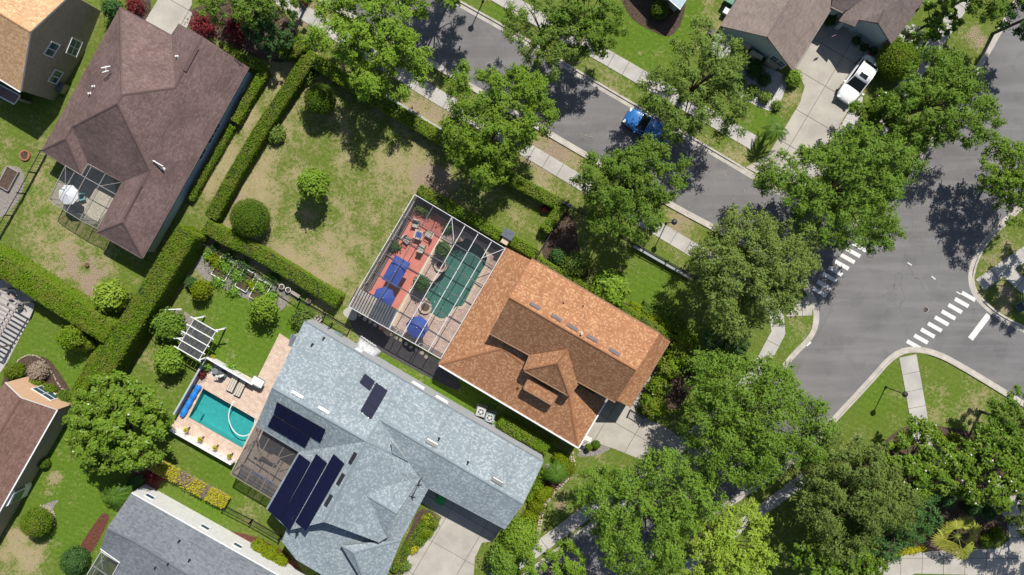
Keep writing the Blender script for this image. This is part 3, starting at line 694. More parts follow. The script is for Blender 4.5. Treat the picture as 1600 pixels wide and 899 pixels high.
panelled('driveway', [(1299,14),(1352,40),(1392,70),(1378,100),(1345,140),(1312,195),(1292,245),(1262,292),(1200,280),(1165,262),(1200,242),(1228,197),(1250,160),(1257,135),(1243,108),(1238,112)], 3.1, 3.1, .015, .045, 'concrete', org=(P(1299, 14).x, P(1299, 14).y))
panelled('driveway', [(225,36),(262,-25),(300,-25),(300,25),(285,60),(266,66)], 3.0, 3.0, .015, .045, 'concrete')
panelled('driveway', [(660,745),(800,800),(770,846),(753,848),(742,872),(740,900),(745,930),(630,930),(630,899),(638,866),(675,840),(690,808),(662,788),(650,775)], 3.6, 3.6, .015, .045, 'concrete', org=(P(675, 846).x, P(675, 846).y))
panelled('driveway', [(880,672),(940,600),(985,630),(1000,648),(1046,671),(1084,700),(1120,705),(1090,735),(1058,745),(1010,722),(964,703),(938,694),(905,705)], 3.0, 3.0, .015, .045, 'concrete')
panelled('garden_walk', [(985,632),(996,640),(1046,568),(1036,560)], 2.4, 1.6, .015, .045, 'concrete')
def sheet(name, px_ring, mat, z=.012, kind='structure'):
    return MB().prism([(p.x, p.y) for p in pxs(chaikin(px_ring, 2, True))], -.05, z).build(name, mat, kind=kind)
def chunks(parent_name, ring_px, n, mat, smin, smax, z0=.0, name='mulch'):
    ring = [(p.x, p.y) for p in pxs(ring_px)]
    x0, x1 = min(p[0] for p in ring), max(p[0] for p in ring); y0, y1 = min(p[1] for p in ring), max(p[1] for p in ring)
    c = []
    while len(c) < n:
        x, y = rng.uniform(x0, x1), rng.uniform(y0, y1)
        if inpoly(x, y, ring): c.append((x, y, z0+rng.uniform(.01, .05)))
    v = cards(np.array(c), smax, smin, up=1.6)
    return npmesh(name, v, 4, mat, kind='stuff')
beds = [('mulch_red', [(222,690),(262,735),(300,750),(250,745),(240,800),(225,770),(200,740)]), ('mulch_red', [(160,800),(174,806),(148,858),(135,870),(122,858),(140,830)]),
 ('mulch_red', [(350,828),(400,838),(460,870),(475,899),(440,890),(390,855)]), ('mulch_red', [(845,735),(872,728),(880,760),(852,780),(835,830),(815,840),(822,790)]),
 ('mulch_brown', [(0,610),(10,575),(40,555),(75,558),(95,585),(110,610),(120,640),(95,625),(60,608),(20,600)]), ('mulch_brown', [(965,-10),(1075,-10),(1065,40),(1045,60),(1020,50),(985,30)]),
 ('mulch_brown', [(880,325),(900,345),(905,400),(925,430),(900,440),(845,405),(850,375)]), ('mulch_brown', [(960,470),(1000,480),(1060,515),(1070,560),(1060,560),(1040,515),(985,488)]),
 ('mulch_brown', [(1380,690),(1420,660),(1500,670),(1580,690),(1600,760),(1570,790),(1577,840),(1540,856),(1470,860),(1400,870),(1350,880),(1280,870),(1300,760)]), ('mulch_brown', [(1040,600),(1070,560),(1085,600),(1060,640),(1040,640)]),
 ('mulch_brown', [(285,20),(340,0),(420,-5),(470,50),(450,100),(420,95),(390,85),(345,60),(300,55)]), ('mulch_brown', [(195,-5),(235,-5),(236,20),(225,36),(205,22)]), ('mulch_brown', [(640,865),(690,808),(655,790),(640,830),(605,899),(625,899)])]
for mt, rg in beds:
    sheet('garden_bed', rg, mt); 
    chunks('garden_bed', rg, 900, mt, .05, .14, .0, 'bark_chips')
sheet('gravel_or_shade_bed', [(1147,85),(1232,118),(1232,130),(1212,175),(1195,172),(1140,145),(1120,120),(1130,90)], 'gravel_white', .02)
sheet('gravel_or_shade_bed', [(1350,140),(1310,200),(1296,235),(1303,238),(1318,212),(1340,200),(1345,175)], 'gravel_white', .02)
sheet('gravel_or_shade_bed', [(1345,35),(1395,70),(1385,85),(1330,55),(1322,45)], 'gravel_white', .06)
sheet('gravel_or_shade_bed', [(315,395),(335,385),(440,455),(455,462),(440,490),(415,480),(300,430)], 'gravel_grey', .02)
sheet('gravel_or_shade_bed', [(95,780),(85,790),(82,800),(86,810),(78,822),(70,815),(60,795),(75,785)], 'gravel_grey', .02)
sheet('gravel_or_shade_bed', [(545,478),(560,485),(555,505),(532,490)], 'concrete_grey', .025)
sheet('gravel_or_shade_bed', [(850,722),(872,728),(868,740),(850,745)], 'gravel_grey', .02)
sheet('gravel_or_shade_bed', [(925,702),(950,692),(955,702),(935,712),(900,715),(905,705)], 'gravel_grey', .02)
sheet('gravel_or_shade_bed', [(546,482),(600,515),(688,564),(712,588),(722,604),(712,612),(640,574),(560,530),(546,505)], 'dark_ground', .008)  # dark ground south of the cage, with its shade put into the colour
sheet('patio', [(103,262),(127,276),(138,259),(192,286),(152,357),(125,342),(104,330),(88,319),(78,311)], 'patio_stone', .03)
sheet('patio', [(258,486),(285,482),(310,505),(300,530),(275,530),(262,510)], 'gravel_grey', .03)
sheet('patio', [(-20,440),(8,436),(45,458),(58,478),(30,530),(5,580),(-20,600)], 'concrete_grey', .03)
sheet('patio', [(-20,430),(0,270),(10,258),(35,262),(40,290),(20,330),(-20,350)], 'gravel_grey', .006)

# ======================= HOUSES =======================
def onroof(ro, parent, name, px, py, L, Wd, H, mat, ang=0.0, zg=5.0, lift=0.0):
    p, n = roofpt(ro, px, py, zg); d = Vector((math.cos(ANG+ang), math.sin(ANG+ang), 0)); d = (d-n*d.dot(n)).normalized(); s = n.cross(d)
    vs = [p+d*(x*L/2)+s*(y*Wd/2)+n*z for z in (-.03, H+lift) for x, y in ((-1, -1), (1, -1), (1, 1), (-1, 1))]
    mb = MB(); mb.add(vs, [(3, 2, 1, 0), (4, 5, 6, 7), (0, 1, 5, 4), (1, 2, 6, 5), (2, 3, 7, 6), (3, 0, 4, 7)]); return mb.build(name, mat, parent)
def pipe(ro, parent, px, py, h=.35, r=.06, mat='white_paint', zg=5.0, name='vent_pipe'):
    p, n = roofpt(ro, px, py, zg); mb = MB(); mb.tube(p-Vector((0, 0, .1)), p+Vector((0, 0, h)), r, r, 8); mb.tube(p-Vector((0, 0, .05)), p+Vector((0, 0, .06)), r*2.2, r*1.3, 8); return mb.build(name, mat, parent)
# --- mauve roofed bungalow
hA = thing('house', 'single storey house with a weathered mauve hip roof and pale blue walls', 'house', P(230, 220))
VA = dict(a=(65,235,2.8), b=(187,12,2.8), c=(268,57,2.8), d=(281,38,2.8), e=(316,57,5.2), f=(388,105,2.8), g=(222,403,2.8), h=(152,363,2.8), i=(193,284,2.8), j=(137,256,2.8), k=(127,273,2.8),
 p=(102,217,4.0), q=(113,198,4.0), r=(183,162,6.5), s=(190,148,6.6), t=(273,137,5.2), u=(234,267,4.35), v=(192,347,4.35))
roA, sA = roof(hA, VA, ['a b s r q p', 'b c t s', 'c d e t', 't e f', 't f u', 't u r s', 'u f g v', 'h v u i', 'h g v', 'i u r q j', 'k j q p', 'a k p'], 'shingle_mauve', 'stucco_blue', over=.35, trim='trim_mauve')
for x, y, z in ((338,203,1.6),(329,217,1.6),(313,241,1.6)): window(hA, sA, x+10, y+4, z, 1.0, .8, cols=2, rows=1)
onroof(roA, hA, 'ridge_vent', 298, 93, 2.2, .28, .12, 'shingle_mauve', R(90)); onroof(roA, hA, 'ridge_vent', 208, 315, 3.2, .28, .12, 'shingle_mauve', R(90))
for x, y in ((147,136),(141,147),(277,89),(255,264)): pipe(roA, hA, x, y, .3, .08)
p0, _ = roofpt(roA, 242, 252, 4.5); mb = MB(); mb.bar(p0+Vector((0, 0, .25)), p0+AX*.9+Vector((0, 0, .18)), .08); mb.tube(p0-Vector((0,0,.1)), p0+Vector((0,0,.3)), .06); mb.build('vent_duct', 'white_paint', hA)
dish = thing('satellite_antenna', 'small white antenna bracket standing on the mauve roof', 'antenna', roofpt(roA, 173, 112, 5)[0])
q = dish.location; mb = MB(); mb.tube(q, q+Vector((0, 0, .9)), .03); mb.build('mast', 'grey_metal', dish)
mb = MB(); mb.bar(q+Vector((-.35, .1, .85)), q+Vector((.4, .25, .85)), .09); mb.bar(q+Vector((-.3, -.25, .8)), q+Vector((.25, -.1, .8)), .07); mb.bar(q+Vector((0,-.2,.82)), q+Vector((.05,.3,.85)), .05); mb.build('arm', 'white_paint', dish)
# --- beige two storey
hB = thing('house', 'two storey beige house with a tan shingle roof and white framed windows', 'house', P(60, 90))
def sh(p, dx, dy): return (p[0]+dx, p[1]+dy, p[2])
e1, ap, e2 = (32,143,4.9), (47,50,7.9), (112,-10,4.9)
VB = dict(a=e1, b=ap, c=e2, d=sh(e2,-190,-115), e=sh(ap,-200,-122), f=sh(e1,-190,-115))
roB, sB = roof(hB, VB, ['a b e f', 'b c d e'], 'shingle_tan', 'stucco_beige', over=.06)
window(hB, sB, 77, 75, 4.3, 1.15, 1.1, rows=1); window(hB, sB, 117, 75, 1.7, 1.3, 1.5); window(hB, sB, 88, 121, 1.8, 1.1, 1.1, rows=1)
mb = MB(); q = P(103, 140); mb.box(q+Vector((0, 0, .45)), (.9, .45, .9), ANG+R(90)); mb.build('meter_box', 'grey_metal', hB)
VB2 = dict(a=(0,134,2.7), b=(26,148,2.7), c=(18,163,2.4), d=(-20,142,2.4)); rb2, _ = roof(hB, dict(a=(-30,118,2.7), b=(30,150,2.7), c=(22,162,2.4), d=(-38,130,2.4)), ['a b c d'], 'shingle_mauve', 'stucco_beige', over=.3, name='porch_roof')
# --- red brown roof, lower left
hC = thing('house', 'peach walled house with a reddish brown shingle roof and white fascia', 'house', P(20, 700))
VC = dict(a=(7,598,3.5), b=(32,622,5.0), c=(88,641,3.4), d=(0,796,3.4), e=(-70,915,3.4), f=(-110,860,5.0), g=(-150,815,3.4))
roC, sC = roof(hC, VC, ['a b f g', 'b c d e f'], 'shingle_redbrown', 'stucco_beige', over=.02)
a_, b_ = max(sC, key=lambda q: ((q[1]-q[0]).normalized().dot(AX))*((q[1]-q[0]).length > 2))[:2]
gseg = [q for q in sC if abs((q[1]-q[0]).normalized().dot(AX)) > .9]
mb = MB()
for q in gseg:
    d = (q[1]-q[0]).normalized(); o_ = Vector((d.y, -d.x, 0))*.012; p0, p1 = q[0]+o_, q[1]+o_
    if (p0+p1).y/2 > P(30, 700).y: mb.add([(p0.x, p0.y, .0), (p1.x, p1.y, .0), (p1.x, p1.y, q[3]-.05), (p0.x, p0.y, q[2]-.05)], [(0, 1, 2, 3)])
if mb.v: mb.build('gable_wall', 'stucco_peach', hC)
window(hC, sC, 70, 618, 1.7, 1.9, 1.4, cols=2, rows=2, glass='glass'); 
bay = MB(); c = P(35, 765, 1.6); 
bw = [P(36,738),P(49,745),P(52,757),P(44,774),P(34,779),P(22,768)]
bay.prism([(p.x, p.y) for p in bw], .2, 2.9); by = bay.build('bay_window', 'white_paint', hC)
mb = MB()
for a_, b_ in zip(bw[:5], bw[1:]):
    d = (b_-a_); L = d.length; d.normalize(); o_ = Vector((-d.y, d.x, 0)) if True else None
    if o_.dot(a_-P(20,762)) < 0: o_ = -o_
    mb.prism([(v.x, v.y) for v in (a_+d*.08+o_*.02, b_-d*.08+o_*.02, b_-d*.08-o_*.02, a_+d*.08-o_*.02)], 1.2, 2.6)
mb.build('pane', 'glass', by)
# --- slate roof, bottom left
hD = thing('house', 'white walled house with a dark slate grey roof at the lower left', 'house', P(300, 860))
VD = dict(a=(205,771,2.8), b=(440,903,2.8), c=(480,930,2.8), d=(440,990,4.4), e=(210,847,3.9), f=(167,826,4.4), g=(157,857,2.9), h=(188,879,2.9), i=(150,945,3.0), j=(350,1060,3.0))
roD, sD = roof(hD, VD, ['a b c d e f', 'f e h g', 'e d j i h'], 'shingle_slate', 'stucco_white', over=.0)
for x, y in ((233,779),(318,829),(368,859)): window(hD, sD, x, y, 1.7, .75, .55, cols=1, rows=1)
for x, y in ((280,846),(263,881),(243,887),(296,876)): pipe(roD, hD, x, y, .25, .07, 'dark_metal', 3.5)
# --- orange roof house, centre
hF = thing('house', 'large house with a bright orange brown shingle roof beside the screened pool', 'house', P(860, 540))
VL = dict(a=(686,570,2.9), b=(791,387,2.9), c=(834,409,3.8), d=(815,480,4.9), h=(786,544,4.6), m=(824,575,4.4), q=(889,616,4.5), r=(903,699,2.9), s=(945,628,2.9), t=(908,603,4.1), z=(868,556,4.7))
roFl, sF = roof(hF, VL, ['a b c d h', 'a h m q r', 'r q t s', 'd z h', 'h z m', 'm z q', 'q z t'], 'shingle_orange', 'stucco_cream', over=.3, trim='trim_brown')
VU = dict(a=(830.5,405,5.6), b=(1030,522,5.6), c=(994,579,8.3), d=(962,628,5.6), e=(765.6,520.6,5.6), f=(796,465,8.3))
roFu, sFu = roof(hF, VU, ['a b c f', 'f c d e'], 'shingle_orange', 'stucco_cream', over=.7, wallz=2.0, name='upper_roof', trim='trim_brown')
VDm = dict(s=(886.7,546,7.4), a=(871,568,7.3), c=(819,578.5,5.7), d=(829,555,5.7), e=(889,618,5.7), f=(902,600,5.7))
roFd, _ = roof(hF, VDm, ['s a c d', 'a c e', 's a e f'], 'shingle_orange', 'stucco_cream', over=.7, wallz=3.6, name='dormer_roof', trim='trim_brown')
roFs, _ = roof(hF, dict(a=(827,592,5.05), b=(870,618,5.05), c=(862,632,4.9), d=(819,607,4.9)), ['a b c d'], 'shingle_orange', 'stucco_cream', over=.2, wallz=3.4, name='window_roof', trim='trim_brown')
roFr, _ = roof(hF, dict(a=(1030,520,4.4), b=(1046,533,3.3), c=(984,636,3.3), d=(963,626,4.1), e=(998,570,4.6)), ['a b c d e'], 'shingle_orange', 'stucco_cream', over=.25, name='side_roof', trim='trim_brown')
for x, y in ((835.5,478.7),(869,497),(894,512),(925,529.5),(959.5,550.5)):
    v_ = onroof(roFu, hF, 'roof_vent', x, y, 1.0, .34, .09, 'vent_purple', 0, 7)
    p, n = roofpt(roFu, x, y, 7); d = (AX-n*AX.dot(n)).normalized(); s_ = n.cross(d); mb = MB()
    for k in (-1, 0, 1): mb.bar(p+s_*(k*.1)+n*.1-d*.46, p+s_*(k*.1)+n*.1+d*.46, .035, .03)
    mb.build('louvre', 'gravel_grey', v_)
pipe(roFu, hF, 908, 521, .45, .09, 'coping', 7)
for x, y in ((880,474),(911,479)): pipe(roFu, hF, x, y, .12, .05, 'dark_metal', 7)
pipe(roFl, hF, 809, 607, .15, .06, 'dark_metal', 4)
for a_, b_ in (((686,571),(903,700)),((904,700),(946,629)),((1046,534),(984,637))):
    MB().bar(P(*a_, 2.95), P(*b_, 2.95), .13, .13).build('gutter', 'white_paint', hF)
gar = MB(); a_, b_ = P(903, 696, 1.2), P(944, 629, 1.2); d = (b_-a_).normalized(); o_ = Vector((d.y, -d.x, 0))
gar.prism([(v.x, v.y) for v in (a_+d*.6-o_*.25, b_-d*.6-o_*.25, b_-d*.6-o_*.32, a_+d*.6-o_*.32)], .05, 2.2); gar.build('garage_door', 'white_paint', hF)
# --- grey blue roof house with solar panels
hE = thing('house', 'sprawling house with a pale grey blue shingle roof carrying dark solar panels', 'house', P(600, 740))
VE = dict(e1=(475,503,3.4), m2=(693,633,3.4), e2=(849,723,3.4), e3=(817,788,5.2), e4=(790,826,3.9), e5=(670,762,3.85), x1=(657,748,4.05), x2=(637,720,4.5), n=(593,656,5.2), c0=(572,690,6.2), w=(425,606,6.2), k=(400,664,4.3),
 v=(469,706,4.1), rr=(507,816,6.2), l1=(417,796,3.8), l2=(451,829,4.85), y1=(605,838,4.2), y2=(590,847,4.4))
roE, sE = roof(hE, VE, ['e1 m2 n c0 w', 'm2 e2 e3 n', 'n e3 e4 e5 x1 x2', 'c0 n x2', 'c0 x2 x1 y1 y2 rr', 'w c0 v k', 'c0 rr l2 l1 v'], 'shingle_blue', 'stucco_grey', over=.0, trim='trim_blue')
roE2, _ = roof(hE, dict(z1=(505,812,5.0), l1=(449,824,4.3), l2=(440,846,3.8), l3=(463,875,3.3), b2=(590,950,3.0), b3=(603,902,3.0), b4=(627,844,3.0), b5=(670,763,3.0), x=(650,745,3.3), y=(600,832,3.5)), ['z1 l1 l2 l3 b2 b3 b4 b5 x y'], 'shingle_blue', 'stucco_grey', over=.3, trim='trim_blue', name='lower_roof')
roE3, _ = roof(hE, dict(A=(563,769,5.35), T=(658,746,4.35), R=(620,803,5.35), B=(606,838,4.3)), ['A T R', 'A R B'], 'shingle_blue', None, name='dormer_roof', trim='trim_blue', rimgutter=False)
t_, r_, b_ = P(658,746,4.3)-AX*.3, P(620,803,5.25)-AX*.3, P(606,838,4.2)-AX*.3
mb = MB(); mb.add([(t_.x,t_.y,3.0),(b_.x,b_.y,3.0),b_,r_,t_], [(0,1,2,3,4)]); mb.build('dormer_wall', 'stucco_grey', hE)
roE4, _ = roof(hE, dict(A=(552,864,4.7), p=(533,853,4.1), q=(587,847,4.0), r=(627,844,3.2), s=(600,912,3.1), t=(573,920,3.2)), ['A p q r', 'A r s t', 'A t p'], 'shingle_blue', None, name='dormer_roof', trim='trim_blue', rimgutter=False)
roE5, _ = roof(hE, dict(a=(613,709,5.3), b=(611,690,5.75), c=(638,722,4.75)), ['a b c'], 'shingle_blue', None, name='cricket_roof', trim='trim_blue', rimgutter=False, thick=.1)
roE6, _ = roof(hE, dict(a=(456,523,3.1), b=(475,532,3.4), c=(467,549,3.3), d=(452,541,2.9)), ['a b c d'], 'shingle_slate', 'stucco_grey', over=.05, name='porch_roof', trim='trim_blue')
for x, y, m_ in ((552,716,'dark_metal'),(533,749,'dark_metal'),(514,782,'dark_metal')): onroof(roE, hE, 'ridge_vent', x, y, 1.05, .32, .14, m_, R(90), 5)
for x, y in ((465,617),(506,641)): onroof(roE, hE, 'skylight', x, y, 1.05, .2, .12, 'white_metal', 0, 5.5)
for x, y in ((674.5,692.5),(777,752.5)):
    v_ = onroof(roE, hE, 'ridge_vent', x, y, 1.1, .4, .14, 'dark_metal', 0, 4.6); onroof(roE, v_, 'louvre', x+1, y-2, 1.0, .08, .16, 'grey_metal', 0, 4.6)
for x, y in ((686,686),(731,723),(488,539),(506,529),(464,833)): pipe(roE, hE, x, y, .35, .07, 'dark_metal', 4.6)
wv_ = thing('weather_station', 'slim black weather vane mast on the grey blue roof valley', 'weather vane', roofpt(roE, 658, 746, 4)[0]); q = wv_.location
mb = MB(); mb.tube(q, q+Vector((.1, .1, 2.6)), .035); mb.build('mast', 'dark_metal', wv_); mb = MB(); mb.bar(q+Vector((-.2, .1, 2.6)), q+Vector((.4, .1, 2.6)), .06); mb.bar(q+Vector((.1, -.2, 2.55)), q+Vector((.1, .4, 2.55)), .06); mb.dome(q+Vector((.1,.1,2.6)), .12, .12, 8, 3); mb.build('vane', 'dark_metal', wv_)
for x, y in ((652,604),(689,626),(560,549)): window(hE, sE, x-2, y+4, 1.9, 1.1 if x > 600 else .5, .5, cols=1, rows=1, glass='white_paint')
def panels(ro, quad, nl, nw, zg):
    c = [roofpt(ro, x, y, zg) for x, y in quad]; n = c[0][1]
    A, B, D_, E_ = [p for p, _ in c]
    if nl > 5: D_ = B+(D_-B)*1.045; E_ = A+(E_-A)*1.045   # A->B long, A->E_ short
    n = (B-A).cross(E_-A).normalized(); n = n if n.z > 0 else -n
    for i in range(nl):
        for j in range(nw):
            def q(u, v): return (A*(1-u)+B*u)*(1-v)+(E_*(1-u)+D_*u)*v+n*.14
            g_ = .012; u0, u1, v0, v1 = i/nl+g_/nl, (i+1)/nl-g_/nl, j/nw+g_/nw, (j+1)/nw-g_/nw
            t = [q(u0, v0), q(u1, v0), q(u1, v1), q(u0, v1)]
            cam0 = Vector((0, 0, HC)); t = [(lambda h, p: h[0]+n*.15 if h[0] is not None else p)(roofpt.c[ro.name].ray_cast(cam0, (p-n*.14-cam0).normalized()), p) for p in t]
            if (t[1]-t[0]).cross(t[2]-t[0]).dot(n) < 0: t.reverse()
            bt = [p-n*.045 for p in t]
            mb = MB(); mb.add(t+bt, [(0, 1, 2, 3), (7, 6, 5, 4)]+[(k, (k+4), ((k+1) % 4)+4, (k+1) % 4) for k in range(4)])
            o = mb.build('solar_panel', 'solar_cell', hE); o.data.materials.append(MATS['dark_metal']); o.data.polygons.foreach_set('material_index', [0]+[1]*5)
            uvl = o.data.uv_layers.new(name='UVMap'); e = (t[1]-t[0]); f = (t[3]-t[0])
            for li, uvv in zip(o.data.polygons[0].loop_indices, ((0, 0), (e.length, 0), (e.length, f.length), (0, f.length))): uvl.data[li].uv = uvv
    mb = MB()
    for v in (.25, .75):
        p0, p1 = A*(1-v)+E_*v+n*.06, B*(1-v)+D_*v+n*.06; d = (p1-p0).normalized(); mb.bar(p0-d*.06, p1+d*.12, .04, .05)
    mb.build('mounting_rail', 'grey_metal', hE)
panels(roE, [(434,627),(510,670),(501.5,691),(428.5,645.5)], 5, 1, 5.3)
panels(roE, [(428,647),(486,681.5),(477.6,698.5),(419,664.5)], 4, 1, 5.0)
panels(roE, [(469,709),(419,797),(437,812),(486,722)], 6, 1, 4.5)
panels(roE, [(495.5,709),(438,812),(453,829),(512,723)], 7, 1, 5.2)
panels(roE, [(522.5,709),(463,815),(479,829),(539,724)], 7, 1, 5.7)
panels(roE, [(587.5,598),(563,642),(580,656),(606,611)], 3, 1, 5.0)
panels(roE, [(570,584),(586,596.5),(578,611),(561.5,598)], 1, 1, 5.0)
gar = MB(); a_, b_ = P(680, 768, 1.2), P(786, 823, 1.2); d = (b_-a_).normalized(); o_ = Vector((d.y, -d.x, 0))
# --- taupe roof house top right
hG = thing('house', 'house with a taupe shingle roof and two blue grey gables above a driveway', 'house', P(1240, 20))
roG, sG = roof(hG, dict(a=(1127,41,2.9), b=(1199,58,5.3), c=(1238,110,2.9), d=(1299,12,2.9), e=(1330,-40,2.9), f=(1262,-45,5.3), g=(1185,-52,2.9)), ['a b f g', 'b c d e f'], 'shingle_taupe', 'stucco_blue', over=.45, trim='trim_taupe')
roG2, _ = roof(hG, dict(a=(1311,33,2.9), b=(1320,20,3.2), c=(1390,-30,5.2), d=(1400,-10,5.2), e=(1372,37,4.7), f=(1342,31,3.7), g=(1336,42,3.0)), ['a b c d e f g'], 'shingle_taupe', 'stucco_blue', over=.45, name='entry_roof', trim='trim_taupe')
roG3, _ = roof(hG, dict(a=(1342,31,3.6), b=(1372,36,4.75), c=(1393,69,2.9), d=(1446,2,2.9), e=(1475,-45,2.9), f=(1408,-35,4.9)), ['a b f', 'b c d e f'], 'shingle_umber', 'stucco_blue', over=.4, name='wing_roof', trim='trim_taupe')
roG4, _ = roof(hG, dict(a=(1299,10,2.9), b=(1318,19,3.2), c=(1385,-20,4.6), d=(1310,-40,4.4)), ['a b c d'], 'shingle_umber', 'stucco_blue', over=.3, name='porch_roof', trim='trim_taupe')
window(hG, sG, 1212, 100, 1.4, 1.4, 1.1); 
mb = MB(); 
for x, y in ((1162,70),(1180,88),(1205,100)):
    c = P(x, y, .45); mb.box(c, (1.2, .4, .9), ANG)
mb.build('wall_ledge', 'stucco_cream', hG)
# --- pale house top centre
hI = thing('house', 'corner of a pale teal walled house at the top edge above the dark flower bed', 'house', P(1060, -15))
roI, _ = roof(hI, dict(a=(1046,-2,2.9), b=(1064,14,2.9), c=(1082,-14,2.9), d=(1120,-90,2.9), e=(1040,-100,4.5), f=(1000,-80,2.9)), ['a b c d e f'], 'stucco_blue', 'stucco_blue', over=.3)
# ======================= POOLS AND CAGES =======================
def deck(name, ring_px, hole, mat, z, kind='structure', parent=None):
    mb = MB(); r = [(p.x, p.y) for p in pxs(ring_px)]; hs = [[(p.x, p.y) for p in pxs(hole)]] if hole else []
    mb.poly(r, z, hs)
    n = len(r); area = sum(r[i][0]*r[(i+1) % n][1]-r[(i+1) % n][0]*r[i][1] for i in range(n)); rr = r if area > 0 else r[::-1]
    for i in range(n):
        a, b_ = rr[i], rr[(i+1) % n]; mb.add([(a[0], a[1], -.1), (b_[0], b_[1], -.1), (b_[0], b_[1], z), (a[0], a[1], z)], [(0, 1, 2, 3)])
    return mb.build(name, mat, parent, kind=None if parent else kind)
def pool(label, ring_px, depth, tile, wat, zt, cop):
    c = P(sum(p[0] for p in ring_px)/len(ring_px), sum(p[1] for p in ring_px)/len(ring_px))
    t = thing('swimming_pool', label, 'swimming pool', c); r = [(p.x, p.y) for p in pxs(ring_px)]; n = len(r)
    mb = MB(); mb.poly(r, -depth)
    for i in range(n):
        a, b_ = r[i], r[(i+1) % n]; mb.add([(a[0], a[1], -depth), (b_[0], b_[1], -depth), (b_[0], b_[1], zt), (a[0], a[1], zt)], [(3, 2, 1, 0), (0, 1, 2, 3)][:1])
    mb.build('basin', tile, t)
    MB().poly(r, zt-.14).build('water', wat, t)
    area = sum(r[i][0]*r[(i+1) % n][1]-r[(i+1) % n][0]*r[i][1] for i in range(n)); rr = r if area > 0 else r[::-1]
    out = []
    for i in range(n):
        a, b_, d_ = Vector(rr[i-1]), Vector(rr[i]), Vector(rr[(i+1) % n]); e0 = (b_-a).normalized(); e1_ = (d_-b_).normalized()
        m_ = (Vector((e0.y, -e0.x))+Vector((e1_.y, -e1_.x))).normalized(); out.append(b_+m_*.3)
    mb = MB()
    for i in range(n):
        j = (i+1) % n; z = zt+.025
        mb.add([(*rr[i], z), (*out[i], z), (*out[j], z), (*rr[j], z), (*rr[i], z-.14), (*rr[j], z-.14), (*out[i], z-.04), (*out[j], z-.04)], [(0, 1, 2, 3), (4, 0, 3, 5), (1, 6, 7, 2)])
    mb.build('coping', cop, t)
    return t
deck('pool_terrace', [(549,480),(650,304),(790,388),(690,563)], POOL_F, 'pavers_pink', .035)
deck('red_terrace', [(651,319),(701,348),(655,425),(612,500),(600,520),(563,472),(580,452)], None, 'red_deck', .05)
deck('red_terrace_edge', [(701,348),(706,351),(660,428),(618,508),(606,526),(600,520),(612,500),(655,425)], None, 'yellow_trim', .045)
# long dark strips laid along the west and north screens
bd = thing('dark_band', 'band of long dark strips between the red terrace and the west screen', 'decking', P(600, 400))
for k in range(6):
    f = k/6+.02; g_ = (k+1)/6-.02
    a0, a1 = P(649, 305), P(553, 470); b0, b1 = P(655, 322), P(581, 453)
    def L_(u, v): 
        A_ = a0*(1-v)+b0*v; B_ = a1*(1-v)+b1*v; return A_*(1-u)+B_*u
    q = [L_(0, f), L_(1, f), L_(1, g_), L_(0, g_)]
    MB().prism([(p.x, p.y) for p in q], .03, .075+.004*(k % 2)).build('band_strip', 'dark_ground', bd)
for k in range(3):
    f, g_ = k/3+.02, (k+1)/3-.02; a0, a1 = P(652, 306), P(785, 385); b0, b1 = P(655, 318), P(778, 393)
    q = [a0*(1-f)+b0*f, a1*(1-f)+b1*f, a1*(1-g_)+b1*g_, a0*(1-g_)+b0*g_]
    MB().prism([(p.x, p.y) for p in q], .03, .075).build('band_strip', 'dark_ground', bd)
plF = pool('swimming pool of dark green water under the large white framed screen cage', POOL_F, 1.1, 'green_tile', 'water_green', .05, 'coping')
# steps and floor jets in the pool
for k in range(4):
    a, b_ = P(720, 381), P(759, 404); c_ = P(729, 371), P(758, 389); u = k/4
    q = [c_[0]*(1-u)+a*u, c_[1]*(1-u)+b_*u, c_[1]*(1-u-.22)+b_*(u+.22), c_[0]*(1-u-.22)+a*(u+.22)]
    MB().prism([(p.x, p.y) for p in q], -1.1, -.2-.2*k).build('step', 'green_tile', plF)
for x, y in ((687,459),(700,467),(679,472),(691,480)): mb = MB(); mb.dome(P(x, y, -1.1), .07, .05, 8, 3); mb.build('floor_jet', 'white_paint', plF)
# rounded planters at the pool edge
for x, y, r, lb in ((689,415,.5,'raised tan planter rim at the west edge of the green pool'),(665,480,.5,'raised tan planter rim by the south west corner of the green pool')):
    rp = thing('planter', lb, 'planter', P(x, y)); n = 16; mb = MB()
    for i in range(n):
        a0, a1 = 2*math.pi*i/n, 2*math.pi*(i+1)/n; c = P(x, y)
        mb.bar(c+Vector((math.cos(a0)*r, math.sin(a0)*r, .15)), c+Vector((math.cos(a1)*r, math.sin(a1)*r, .15)), .22, .3)
    mb.build('rim', 'coping', rp); mb = MB(); mb.tube(P(x, y, .05), P(x, y, .22), r-.08, r-.08, 16); mb.build('soil', 'mulch_brown', rp)
deck('pool_terrace', [(330,557),(400,595),(437,521),(466,540),(430,640),(402,690),(368,724),(268,666)], POOL_E, 'pavers_tan', .035)
deck('pool_terrace', [(404,668),(470,709),(428,778),(364,738)], None, 'pavers_tan', .045)
plE = pool('rectangular swimming pool of bright teal water on a tan paved terrace', POOL_E, 1.0, 'teal_tile', 'water_teal', .05, 'pavers_tan')
mb = MB(); q = [P(297,653), P(303,643), P(314,650), P(309,660)]; mb.prism([(p.x, p.y) for p in q], -1.0, -.35); mb.build('step', 'teal_tile', plE)
hose = thing('pool_hose', 'pale curved suction hose floating in the teal pool', 'hose', P(380, 660)); hp = []
for a in range(0, 205, 12): hp.append((380+21*math.cos(R(a+185))*1.0, 658+24*-math.sin(R(a+185))))
hp = [(362,634),(358,641),(357,655),(361,668),(368,677),(377,682),(387,681),(394,674),(397,664),(399,654)]
hp = chaikin(hp, 2); mb = MB()
